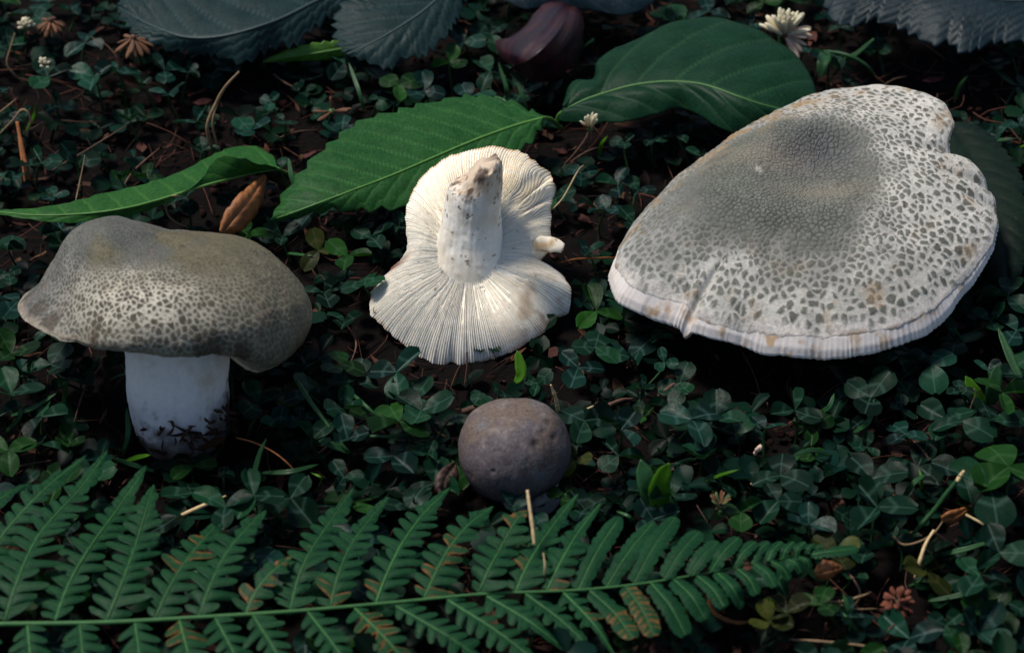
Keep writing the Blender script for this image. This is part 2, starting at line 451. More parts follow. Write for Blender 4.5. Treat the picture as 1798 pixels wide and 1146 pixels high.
# ---- 1. big cracked cap on the right
def big_mushroom():
    z0 = 5.0
    C = at(1430, 296, z0)
    root = empty('mushroom', at(1430, 296, z0) * np.array([1, 1, 0]), 'largest mushroom with broad dimpled grey-green cap cracked into patches, pale ribbed rim', 'mushroom')
    rl = Vector(root.location)
    rim = [(1066, 488, -2.9), (1085, 532, -2.9), (1178, 566, -2.85), (1190, 574, -2.85), (1300, 604, -2.7), (1430, 627, -2.6), (1490, 629, -2.5), (1560, 614, -2.4), (1630, 583, -2.2), (1668, 550, -2.1), (1705, 498, -1.9),
           (1745, 440, -1.6), (1755, 395, -1.4), (1750, 345, -1.2), (1728, 305, -1.0), (1700, 280, -0.85), (1668, 262, -0.75), (1668, 244, -0.7), (1676, 215, -0.65), (1660, 180, -0.6), (1625, 158, -0.55), (1550, 143, -0.6)]
    tk = []; Rk = []; Zk = []
    for (x, y, z) in rim:
        d = (at(x, y, z0 + z) - C) / CM
        tk.append(math.atan2(d[1], d[0]) % (2 * math.pi)); Rk.append(math.hypot(d[0], d[1])); Zk.append(z)
    for deg, R_, z_ in ((92, 5.5, -1.3), (108, 5.5, -2.1), (125, 5.5, -2.9), (143, 5.6, -3.4), (160, 5.9, -3.6), (176, 6.5, -3.6), (190, 7.0, -3.3)):
        tk.append(math.radians(deg)); Rk.append(R_); Zk.append(z_)
    n, m = 760, 240
    th = np.arange(n) * 2 * math.pi / n
    R = ring_interp(th, tk, Rk, 5); Zr = ring_interp(th, tk, Zk, 14)
    R = R * (1 + 0.012 * fbm(np.stack([np.cos(th) * 7, np.sin(th) * 7, th * 0], 1), 66, 4))
    deg = np.degrees(th)
    ridge = ring_interp(th, np.radians([0, 45, 90, 130, 170, 210, 250, 290, 330]), [0.15, 0.3, 0.5, 0.55, 0.45, 0.4, 0.25, 0.15, 0.1], 20)
    ctrl_r = np.array([0, 0.15, 0.3, 0.45, 0.6, 0.75, 0.87, 0.95, 0.985, 1.0])
    ctrl_z = np.array([0, 0.005, 0.03, 0.09, 0.20, 0.37, 0.56, 0.75, 0.88, 1.0])
    cf = ring_interp(th, np.radians([0, 40, 90, 150, 185, 205, 228, 232, 260, 300, 318, 335, 350]), [0.99, 0.99, 0.985, 0.985, 0.98, 0.955, 0.945, 0.975, 0.958, 0.948, 0.97, 0.985, 0.99], 6)
    cf = cf + 0.018 * fbm(np.stack([np.cos(th) * 9, np.sin(th) * 9, th * 0], 1), 4, 4) + 0.0015 * vnoise(np.stack([np.cos(th) * 40, np.sin(th) * 40, th * 0], 1), 9)
    cf = np.minimum(cf, 0.993)
    def surf(u):            # u (n,m) in r/R
        zb = np.interp(u, ctrl_r, ctrl_z) * Zr[:, None]
        rr = u * R[:, None]
        zb = zb + ridge[:, None] * np.exp(-((u - 0.42) / 0.2) ** 2)
        zb = zb - 0.35 * np.exp(-(rr / 1.3) ** 2) - 0.12 * np.exp(-(((rr * np.cos(th)[:, None] - 0.3) / 1.6) ** 2 + ((rr * np.sin(th)[:, None] - 0.8) / 0.7) ** 2))
        return rr, zb
    t = np.linspace(0.0, 1.0, m) ** 0.9
    u = t[None, :] * cf[:, None] + 0.0006
    rr, zz = surf(u)
    # broad waves, folds towards the rim
    px = rr * np.cos(th)[:, None]; py = rr * np.sin(th)[:, None]
    q = np.stack([px.ravel(), py.ravel(), np.zeros(px.size)], 1)
    broad = fbm(q * 0.45, 21, 3).reshape(n, m)
    zz = zz + 0.22 * broad * sstep(0.1, 0.6, u)
    rad = fbm(np.stack([np.cos(th) * 5, np.sin(th) * 5, th * 0], 1), 33, 3)[:, None] * sstep(0.5, 1.0, u)
    zz = zz + 0.14 * rad
    # furrows at the right edge
    for dg, wd, dp in ((5, 2.2, 0.28), (-6, 2.5, 0.22), (22, 4.0, 0.35), (-38, 5, 0.15), (229, 1.2, 0.35)):
        dd = (np.degrees(th) - dg + 180) % 360 - 180
        zz = zz - dp * np.exp(-(dd / wd) ** 2)[:, None] * sstep(0.62, 0.98, u)
    wave = lambda uu: (0.22 * fbm(np.stack([(uu * R[:, None] * np.cos(th)[:, None]).ravel(), (uu * R[:, None] * np.sin(th)[:, None]).ravel(), np.zeros(uu.size)], 1) * 0.45, 21, 3).reshape(uu.shape) * sstep(0.1, 0.6, uu)
                       + 0.14 * fbm(np.stack([np.cos(th) * 5, np.sin(th) * 5, th * 0], 1), 33, 3)[:, None] * sstep(0.5, 1.0, uu))
    F = (np.array([1.0, 0, 0]), np.array([0, 1.0, 0]), np.array([0, 0, 1.0]))
    P = polar_verts(C, F, th, rr, zz)
    # patches
    def sp_(x, y):
        r = math.hypot(x, y); a = math.atan2(y, x)
        return 0.10 + 0.175 * min(1, max(0, (r + 1.6 * math.cos(a - 0.1) - 1.6) / 5.6))
    S = seeds_2d(sp_, 7.8, 42000, 11)
    wq = q * 2.2
    xy = np.stack([px.ravel() + 0.13 * fbm(wq * 1.3, 51, 4), py.ravel() + 0.13 * fbm(wq * 1.3, 61, 4)], 1)
    idx, d1, d2 = voronoi(xy, S)
    spc = np.array([sp_(s[0], s[1]) for s in S])
    rs = np.random.default_rng(5).random(len(S))
    e = (d2 - d1) / spc[idx]
    rf = rr.ravel(); thf = np.repeat(th, m); uf = u.ravel()
    nz = fbm(q * 0.7, 71, 4); nz2 = fbm(q * 2.0, 81, 4); nz3 = fbm(q * 5.0, 91, 3)
    X_, Y_ = px.ravel(), py.ravel()
    outer = sstep(0.14, 1.08, uf + 0.22 * np.cos(thf - 0.2) + 0.13 * nz + 0.05 * nz2)           # 0 at the dark middle, 1 at the pale rim
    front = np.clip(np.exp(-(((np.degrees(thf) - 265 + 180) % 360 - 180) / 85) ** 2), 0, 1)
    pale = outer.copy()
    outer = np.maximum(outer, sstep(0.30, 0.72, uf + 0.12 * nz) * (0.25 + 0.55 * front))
    thr = 0.20 + 0.34 * outer + 0.55 * (rs[idx] - 0.5) * outer + 0.24 * nz3 * (0.5 + outer)
    gone = (rs[idx] > 0.90 - 0.18 * sstep(-0.1, 0.5, nz2)) & (outer > 0.55)
    mask = sstep(thr - 0.16, thr + 0.26, e); mask = np.where(gone, 0.12 * mask, mask)
    mask = mask * (1 - 0.45 * sstep(0.88, 1.02, uf + 0.1 * nz2 + 0.08 * nz))
    # displacement: plates stand proud
    nrm = grid_normals(P)
    disp = ((1 - 0.75 * sstep(0.9, 1.0, uf / np.repeat(cf, m))) * mask * (0.022 + 0.004 * outer) - (1 - mask) * 0.006) + (0.014 * nz3 + 0.03 * nz2) * (1 - 0.7 * sstep(0.9, 1.0, uf / np.repeat(cf, m)))
    P = P + nrm * (disp.reshape(n, m, 1) * CM)
    # lip at the torn skin edge
    P[:, -1, 2] -= 0.0004
    c_mid_g = np.array([0.125, 0.135, 0.11]); c_out_g = np.array([0.74, 0.70, 0.62])
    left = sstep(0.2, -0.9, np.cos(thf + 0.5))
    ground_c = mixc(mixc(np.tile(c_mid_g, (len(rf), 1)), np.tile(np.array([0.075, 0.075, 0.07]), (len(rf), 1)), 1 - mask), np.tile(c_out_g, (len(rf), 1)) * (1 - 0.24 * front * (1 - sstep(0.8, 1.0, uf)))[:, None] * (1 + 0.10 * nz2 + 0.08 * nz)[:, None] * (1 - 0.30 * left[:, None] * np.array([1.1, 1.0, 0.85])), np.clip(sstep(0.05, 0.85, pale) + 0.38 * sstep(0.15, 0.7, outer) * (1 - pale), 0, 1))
    patch_c = mixc(np.tile(np.array([0.215, 0.225, 0.18]), (len(rf), 1)), np.tile(np.array([0.108, 0.116, 0.088]), (len(rf), 1)), outer)
    patch_c = patch_c * (1 + 0.35 * (rs[idx] - 0.5))[:, None] * (1 - 0.35 * (1 - sstep(thr + 0.05, thr + 0.4, e)) * outer)[:, None]
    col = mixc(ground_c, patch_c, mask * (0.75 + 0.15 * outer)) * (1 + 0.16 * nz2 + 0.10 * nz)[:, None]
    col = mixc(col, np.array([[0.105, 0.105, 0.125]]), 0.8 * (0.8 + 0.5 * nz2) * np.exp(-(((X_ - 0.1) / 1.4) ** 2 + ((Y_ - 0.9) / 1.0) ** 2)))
    col = mixc(col, np.array([[0.40, 0.33, 0.25]]), 0.45 * np.exp(-(((X_ + 1.6) / 1.4) ** 2 + ((Y_ - 0.6) / 0.8) ** 2)) + 0.4 * np.exp(-(((X_ - 0.3) / 1.6) ** 2 + ((Y_ + 1.2) / 0.6) ** 2)))
    rust = sstep(0.15, 0.55, fbm(q * 1.3, 101, 4)) * sstep(0.55, 0.95, uf) * 0.6
    farl = sstep(0.35, 0.75, uf) * np.exp(-((np.degrees(thf) - 120) / 42) ** 2) * 0.75 * sstep(-0.3, 0.3, nz2)
    col = mixc(col, np.array([[0.42, 0.26, 0.11]]), np.clip(rust + farl, 0, 0.8))
    for (sx, sy, sr) in ((1197, 456, 0.2), (1330, 318, 0.16)):
        d = (at(sx, sy, z0 - 0.3 - 1.2 * max(0, (sy - 300) / 300)) - C) / CM
        k = sstep(0.25, 0.75, np.exp(-(((X_ - d[0]) / sr) ** 2 + ((Y_ - d[1]) / (sr * 1.3)) ** 2)) * (1 + 0.9 * nz2 + 0.6 * nz3))
        col = mixc(col, np.array([[0.60, 0.55, 0.47]]), 0.65 * k)
    speck = sstep(0.46, 0.58, vnoise(q * 9, 111) * 0.6 + 0.4 * vnoise(q * 22, 112)) * sstep(-0.3, 0.3, nz + 0.3 * np.cos(thf))
    col = mixc(col, np.array([[0.09, 0.05, 0.03]]), 0.75 * speck)
    tt_ = np.tile(t, n); nearf = sstep(-0.1, -0.5, np.sin(thf))
    col = mixc(col, np.array([[0.74, 0.68, 0.62]]), nearf * sstep(0.93, 0.995, tt_ + 0.05 * nz2 + 0.03 * nz3))
    edge = sstep(0.975, 1.0, tt_) * sstep(-0.05, 0.45, nz2 + 0.6 * nz3)
    col = mixc(col, np.array([[0.30, 0.17, 0.07]]), 0.75 * edge)
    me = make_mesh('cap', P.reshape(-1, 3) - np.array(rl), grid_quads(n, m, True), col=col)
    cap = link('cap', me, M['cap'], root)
    # ribbed margin and gills under the cap
    ng = 216; n2 = ng * 8
    th2 = np.arange(n2) * 2 * math.pi / n2
    f1 = lambda a: np.interp(th2, np.concatenate([th, [2 * math.pi]]), np.concatenate([a, a[:1]]))
    R2, Z2, cf2 = f1(R), f1(Zr), f1(cf)
    prof_u = np.concatenate([np.linspace(-0.06, 0.0, 4), np.linspace(0.02, 1, 12)])
    uu = cf2[:, None] + np.where(prof_u < 0, prof_u, prof_u * (1.0 - cf2)[:, None] + 0 * prof_u)
    uu = np.minimum(uu, 1.0)
    # evaluate the cap surface on these angles
    sv_th, sv_R, sv_Z, sv_ridge = th, R, Zr, ridge
    rg = f1(ridge)
    zb = np.interp(uu, ctrl_r, ctrl_z) * Z2[:, None] + rg[:, None] * np.exp(-((uu - 0.42) / 0.2) ** 2)
    r2 = uu * R2[:, None]
    qq = np.stack([(r2 * np.cos(th2)[:, None]).ravel(), (r2 * np.sin(th2)[:, None]).ravel(), np.zeros(r2.size)], 1)
    zb = zb + 0.22 * fbm(qq * 0.45, 21, 3).reshape(r2.shape) + 0.14 * fbm(np.stack([np.cos(th2) * 5, np.sin(th2) * 5, th2 * 0], 1), 33, 3)[:, None]
    for dg, wd, dp in ((5, 2.2, 0.28), (-6, 2.5, 0.22), (22, 4.0, 0.35), (-38, 5, 0.15), (229, 1.2, 0.35)):
        dd = (np.degrees(th2) - dg + 180) % 360 - 180
        zb = zb - dp * np.exp(-(dd / wd) ** 2)[:, None]
    zb = zb - 0.035
    # under side
    ru = np.array([0.995, 0.985, 0.95, 0.85, 0.7, 0.5, 0.36, 0.24])
    zu = np.array([-0.10, -0.22, -0.36, -0.55, -0.8, -1.2, -1.6, -1.9])
    zc = np.interp(ru, ctrl_r, ctrl_z)
    r_u = ru[None, :] * R2[:, None]
    z_u = zc[None, :] * Z2[:, None] + rg[:, None] * np.exp(-((ru - 0.42) / 0.2) ** 2)[None, :] + zu[None, :] + 0.22 * fbm(qq * 0.45, 21, 3).reshape(r2.shape)[:, -1:] * 0.6
    z_u[:, 0] = zb[:, -1] - 0.05; z_u[:, 1] = zb[:, -1] - 0.12; z_u[:, 2] = np.minimum(z_u[:, 2], zb[:, -1] - 0.16)
    r_all = np.concatenate([r2, r_u], 1); z_all = np.concatenate([zb, z_u], 1)
    mm = r_all.shape[1]
    P2 = polar_verts(C, F, th2, r_all, z_all)
    nr = grid_normals(P2)
    rnd = vnoise(np.stack([th2 * 30, th2 * 0, th2 * 0], 1), 3)
    gw = gill_wave(th2 + 0.05 * fbm(np.stack([np.cos(th2) * 7, np.sin(th2) * 7, th2 * 0], 1), 2, 3), ng, sharp=0.8) * (0.55 + 0.75 * vnoise(np.stack([np.cos(th2) * 18, np.sin(th2) * 18, th2 * 0], 1), 77))
    amp = np.concatenate([np.linspace(0, 0.012, 4), np.linspace(0.012, 0.045, 12), np.array([0.05, 0.07, 0.16, 0.25, 0.3, 0.3, 0.2, 0.1])])
    P2 = P2 - nr * ((gw * (1 + 0.3 * rnd))[:, None] * amp[None, :] * CM)[..., None]
    qc = (P2.reshape(-1, 3) - C) / CM
    colg = np.tile(np.array([0.66, 0.60, 0.56]), (len(qc), 1))
    st = sstep(0.08, 0.4, fbm(qc * np.array([2.2, 2.2, 1.5]), 141, 4)) * 0.75
    colg = mixc(colg, np.array([[0.40, 0.23, 0.08]]), st * np.repeat(1 - 0.5 * gw, mm))
    colg = mixc(colg, np.array([[0.42, 0.36, 0.32]]), 0.35 * np.repeat(gw, mm))
    link('gills', make_mesh('gills', P2.reshape(-1, 3) - np.array(rl), grid_quads(n2, mm, True), col=colg), M['flesh'], root)
    # stem
    b = np.array(C) + np.array([0.2, 0.4, 0]) * CM; b[2] = -0.01
    tp = np.array(C) + np.array([0, 0.2, -1.5]) * CM
    path = b + (tp - b) * np.linspace(0, 1, 30)[:, None]
    link('stem', stem_mesh(path - np.array(rl), np.linspace(1.5, 1.9, 30), 60, 0.08, 3, 0.02, lambda V, al, q: np.tile(np.array([0.62, 0.58, 0.5]), (len(V), 1))), M['flesh'], root)
    return root

# ---- 2. standing mushroom on the left
def standing_mushroom():
    base = at(324, 750, 0.0)
    lean = math.radians(24); tilt = math.radians(-2.0)
    Z = np.array([math.sin(tilt), math.sin(lean), math.cos(lean)]); Z /= np.linalg.norm(Z)
    X = np.array([1.0, 0, 0]); X = X - Z * (X @ Z); X /= np.linalg.norm(X); Y = np.cross(Z, X)
    root = empty('mushroom', base, 'standing mushroom with wavy olive-grey cracked cap on thick white stem', 'mushroom')
    rl = np.array(base)
    L = 4.15
    SX, SZ = 0.95, 0.80
    O = base + Z * (L * CM) + X * (-0.42 * CM)
    keys = {0: [(0, 3.15), (1.5, 2.85), (2.9, 2.55), (4.0, 1.9), (4.85, 0.7), (5.15, -0.4), (4.9, -1.35), (4.35, -1.9)],
            45: [(0, 3.15), (1.5, 2.8), (2.9, 2.5), (4.0, 1.8), (4.8, 0.7), (5.0, -0.1), (4.8, -0.7), (4.4, -1.0)],
            90: [(0, 3.15), (1.4, 2.9), (2.7, 2.5), (3.8, 1.8), (4.5, 0.9), (4.8, 0.1), (4.7, -0.3), (4.5, -0.5)],
            135: [(0, 3.15), (1.3, 3.5), (2.5, 3.5), (3.6, 2.5), (4.3, 1.4), (4.8, 0.6), (4.85, 0.3), (4.8, 0.15)],
            180: [(0, 3.15), (1.0, 3.6), (2.0, 3.85), (2.95, 3.4), (3.65, 2.15), (4.15, 1.3), (4.6, 0.9), (4.95, 0.6)],
            215: [(0, 3.15), (1.1, 3.5), (2.1, 3.55), (2.95, 2.6), (3.55, 1.55), (4.1, 0.9), (4.6, 0.55), (4.85, 0.3)],
            245: [(0, 3.15), (1.3, 3.1), (2.6, 2.7), (3.6, 1.9), (4.25, 1.0), (4.55, 0.35), (4.6, 0.0), (4.5, -0.2)],
            270: [(0, 3.15), (1.4, 2.9), (2.7, 2.5), (3.75, 1.75), (4.4, 0.9), (4.6, 0.2), (4.55, -0.15), (4.4, -0.35)],
            300: [(0, 3.15), (1.5, 2.75), (2.8, 2.45), (3.9, 1.75), (4.6, 0.7), (4.75, -0.1), (4.6, -0.6), (4.3, -0.8)],
            330: [(0, 3.15), (1.5, 2.85), (2.9, 2.5), (4.05, 1.8), (4.85, 0.6), (5.05, -0.6), (4.75, -1.6), (4.15, -2.1)]}
    ang = sorted(keys); K = np.array([keys[k] for k in ang]) * np.array([SX, SZ])       # (k, 8, 2)
    n, m = 620, 210
    th = np.arange(n) * 2 * math.pi / n
    ctl = np.stack([np.stack([ring_interp(th, np.radians(ang), K[:, j, c], 22) for c in (0, 1)], 1) for j in range(8)], 1)   # (n, 8, 2)
    r = np.empty((n, m)); z = np.empty((n, m))
    for i in range(n):
        cc = catmull(ctl[i], m); r[i] = np.maximum(cc[:, 0], 0.004); z[i] = cc[:, 1]
    z = np.where(r < 0.6, z * 1, z)
    F = (X, Y, Z)
    P = polar_verts(O, F, th, r, z)
    arc = np.concatenate([np.zeros((n, 1)), np.cumsum(np.hypot(np.diff(r, axis=1), np.diff(z, axis=1)), axis=1)], 1)
    nrm = grid_normals(P)
    q = ((P - O) / CM).reshape(-1, 3)
    P = P + nrm * ((0.16 * fbm(q * 0.5, 3, 3) * sstep(0.5, 3, arc).ravel()).reshape(n, m, 1) * CM)
    u = arc / arc[:, -1:]
    # rim is uneven
    rimn = fbm(np.stack([np.cos(th) * 6, np.sin(th) * 6, th * 0], 1), 15, 4)
    P = P + (Z * CM)[None, None, :] * (0.16 * rimn[:, None] * sstep(0.75, 1, u))[..., None]
    X_ = (arc * np.cos(th)[:, None]).ravel(); Y_ = (arc * np.sin(th)[:, None]).ravel()
    def sp_(x, y):
        rr = math.hypot(x, y)
        return 0.08 + 0.115 * min(1, max(0, (rr - 2.2) / 3.2))
    S = seeds_2d(sp_, 7.6, 46000, 31)
    w3 = np.stack([X_, Y_, X_ * 0], 1)
    xy = np.stack([X_ + 0.10 * fbm(w3 * 3, 51, 4), Y_ + 0.10 * fbm(w3 * 3, 61, 4)], 1)
    idx, d1, d2 = voronoi(xy, S)
    spc = np.array([sp_(*s) for s in S]); rs = np.random.default_rng(8).random(len(S))
    e = (d2 - d1) / spc[idx]
    uf = u.ravel(); thf = np.repeat(th, m)
    nz = fbm(w3 * 0.6, 171, 4); nz2 = fbm(w3 * 2.2, 181, 4); nz3 = fbm(w3 * 6, 191, 3)
    front = np.exp(-(((np.degrees(thf) - 262 + 180) % 360 - 180) / 55) ** 2)
    outer = sstep(0.36, 0.62, uf + 0.16 * nz) * np.clip(0.10 + 0.95 * front, 0, 1) * (1 - 0.35 * sstep(0.75, 0.95, uf))
    thr = 0.2 + 0.26 * outer + 0.7 * (rs[idx] - 0.5) * outer + 0.2 * nz3 + 0.15 * nz2 * outer
    mask = sstep(thr - 0.18, thr + 0.25, e)
    nrm = grid_normals(P)
    P = P + nrm * ((mask * 0.014 + 0.010 * nz3 + 0.03 * nz2).reshape(n, m, 1) * CM)
    one = np.ones((len(uf), 1))
    olive = np.array([[0.120, 0.105, 0.062]]); grey = np.array([[0.105, 0.105, 0.09]])
    top = mixc(olive * one, grey * one, sstep(-0.3, 0.3, nz + 0.6 * np.cos(thf - 3.1)))
    top = mixc(top, np.array([[0.055, 0.064, 0.072]]) * one, 0.95 * np.exp(-(((np.degrees(thf) - 208 + 180) % 360 - 180) / 24) ** 2) * sstep(0.35, 0.6, uf + 0.1 * nz))  # shade of the left hollow painted into the skin as dark blue-grey
    net = mixc(top * 1.5, np.array([[0.50, 0.46, 0.37]]) * one * (1 + 0.5 * np.exp(-(((np.degrees(thf) - 266 + 180) % 360 - 180) / 26) ** 2) * np.exp(-((uf - 0.6) / 0.17) ** 2))[:, None], outer)  # pale net, brightened mid-front to paint in a patch of dappled light
    pat = mixc(top * 0.95, np.array([[0.085, 0.066, 0.042]]) * one, outer) * (1 + 0.7 * (rs[idx] - 0.5))[:, None]
    col = mixc(net, pat, mask * (0.6 + 0.35 * outer)) * (1 + 0.15 * nz2)[:, None]
    # brown streaks at the rim
    stre = sstep(0.0, 0.35, vnoise(np.stack([thf * 9, thf * 0, uf * 1.5], 1), 203) + 0.3 * nz2) * sstep(0.78, 0.92, uf) * (1 - sstep(0.965, 0.99, uf))
    col = mixc(col, np.array([[0.07, 0.05, 0.03]]), 0.75 * stre)
    col = mixc(col, np.array([[0.46, 0.38, 0.28]]), 0.6 * sstep(0.93, 0.98, uf) * (1 - stre))
    speck = sstep(0.5, 0.6, vnoise(w3 * 8, 211) * 0.6 + 0.4 * vnoise(w3 * 20, 212))
    col = mixc(col, np.array([[0.07, 0.04, 0.03]]), 0.6 * speck)
    red = sstep(0.2, 0.6, fbm(w3 * 0.9, 221, 4)) * 0.35
    col = mixc(col, np.array([[0.22, 0.13, 0.09]]), red)
    link('cap', make_mesh('cap', P.reshape(-1, 3) - rl, grid_quads(n, m, True), col=col), M['cap'], root)
    # gills
    ng = 190; n2 = ng * 6
    th2 = np.arange(n2) * 2 * math.pi / n2
    f1 = lambda a: np.interp(th2, np.concatenate([th, [2 * math.pi]]), np.concatenate([a, a[:1]]))
    Pr = np.stack([f1(P[:, -1, k]) for k in range(3)], 1)
    rel = (Pr - O) / CM
    rx, ry, rz = rel @ X, rel @ Y, rel @ Z
    rad = np.hypot(rx, ry); aa = np.arctan2(ry, rx)
    fr = np.array([0.995, 0.97, 0.93, 0.85, 0.72, 0.56, 0.42, 0.3])
    dz = np.array([0.02, 0.06, 0.2, 0.45, 0.75, 1.0, 1.15, 1.2])
    g_r = fr[None, :] * rad[:, None]; g_z = rz[:, None] * (1 - sstep(0.95, 0.3, fr))[None, :] + dz[None, :]
    P2 = O + CM * ((g_r * np.cos(aa)[:, None])[..., None] * X + (g_r * np.sin(aa)[:, None])[..., None] * Y + g_z[..., None] * Z)
    gw = gill_wave(th2, ng)
    P2 = P2 - (Z * CM)[None, None, :] * ((1 - gw)[:, None] * np.array([0.03, 0.1, 0.25, 0.4, 0.45, 0.4, 0.3, 0.1])[None, :])[..., None]
    colg = np.tile(np.array([0.62, 0.53, 0.38]), (P2.shape[0] * P2.shape[1], 1))
    link('gills', make_mesh('gills', P2.reshape(-1, 3) - rl, grid_quads(n2, len(fr), True), col=colg), M['flesh'], root)
    # stem
    foot = base + np.array([0, 0, -0.006])
    topp = O + Z * 1.15 * CM + X * 0.15 * CM
    path = catmull([foot, base + Z * 1.2 * CM - X * 0.12 * CM, base + Z * 3.0 * CM - X * 0.02 * CM, topp], 90)
    Rr = np.interp(np.linspace(0, 1, 90), [0, 0.1, 0.3, 0.6, 1], [1.42, 1.58, 1.68, 1.72, 1.78])
    def sc_(V, al, q):
        w_ = (V) / CM
        c = np.tile(np.array([0.74, 0.69, 0.66]), (len(V), 1))
        nz = fbm(w_ * 1.2, 5, 4)
        c = mixc(c, np.array([[0.50, 0.40, 0.27]]), 0.5 * sstep(0.1, 0.5, nz))
        dirt = sstep(0.42, 0.02, al + 0.22 * fbm(w_ * 2.6, 7, 4) - 0.10 * (q[:, 0] > 0) * q[:, 0])
        sp = sstep(0.35, 0.5, fbm(w_ * 4, 9, 3)) * sstep(0.75, 0.1, al)
        return mixc(c, np.array([[0.06, 0.035, 0.022]]), np.clip(0.6 * sp * sstep(0.5, 0.1, al) + 0.8 * sstep(0.6, 1, dirt), 0, 0.85))
    link('stem', stem_mesh(path - rl, Rr, 150, 0.10, 13, 0.018, sc_), M['flesh'], root)
    # soil clinging to the foot
    B = Bag(); r_ = np.random.default_rng(3)
    for k in range(70):
        a_ = r_.normal(-0.7, 0.9) if k % 3 else r_.uniform(0, 6.28)
        h = abs(r_.normal(0, 0.35)) + 0.05
        p = base + Z * h * CM + (X * math.cos(a_) + Y * math.sin(a_)) * (1.62 + r_.uniform(-0.05, 0.1)) * CM
        p2 = p + np.array([r_.normal(0, 0.35), -abs(r_.normal(0.15, 0.2)), r_.normal(0, 0.25)]) * CM
        p2[2] = max(p2[2], 0.0005)
        V, Q, T = tube_np(catmull([p, (p + p2) / 2 + r_.normal(0, 0.06, 3) * CM, p2], 6), np.array([0.03, 0.05, 0.06, 0.05, 0.03, 0.015]) * CM * r_.uniform(0.5, 1.3), 5)
        B.add(V - rl, Q, T, np.array([0.045, 0.024, 0.015]) * r_.uniform(0.6, 1.6))
    o = link('soil_clump', B.mesh('soil_clump'), M['crumb'], root)
    return root

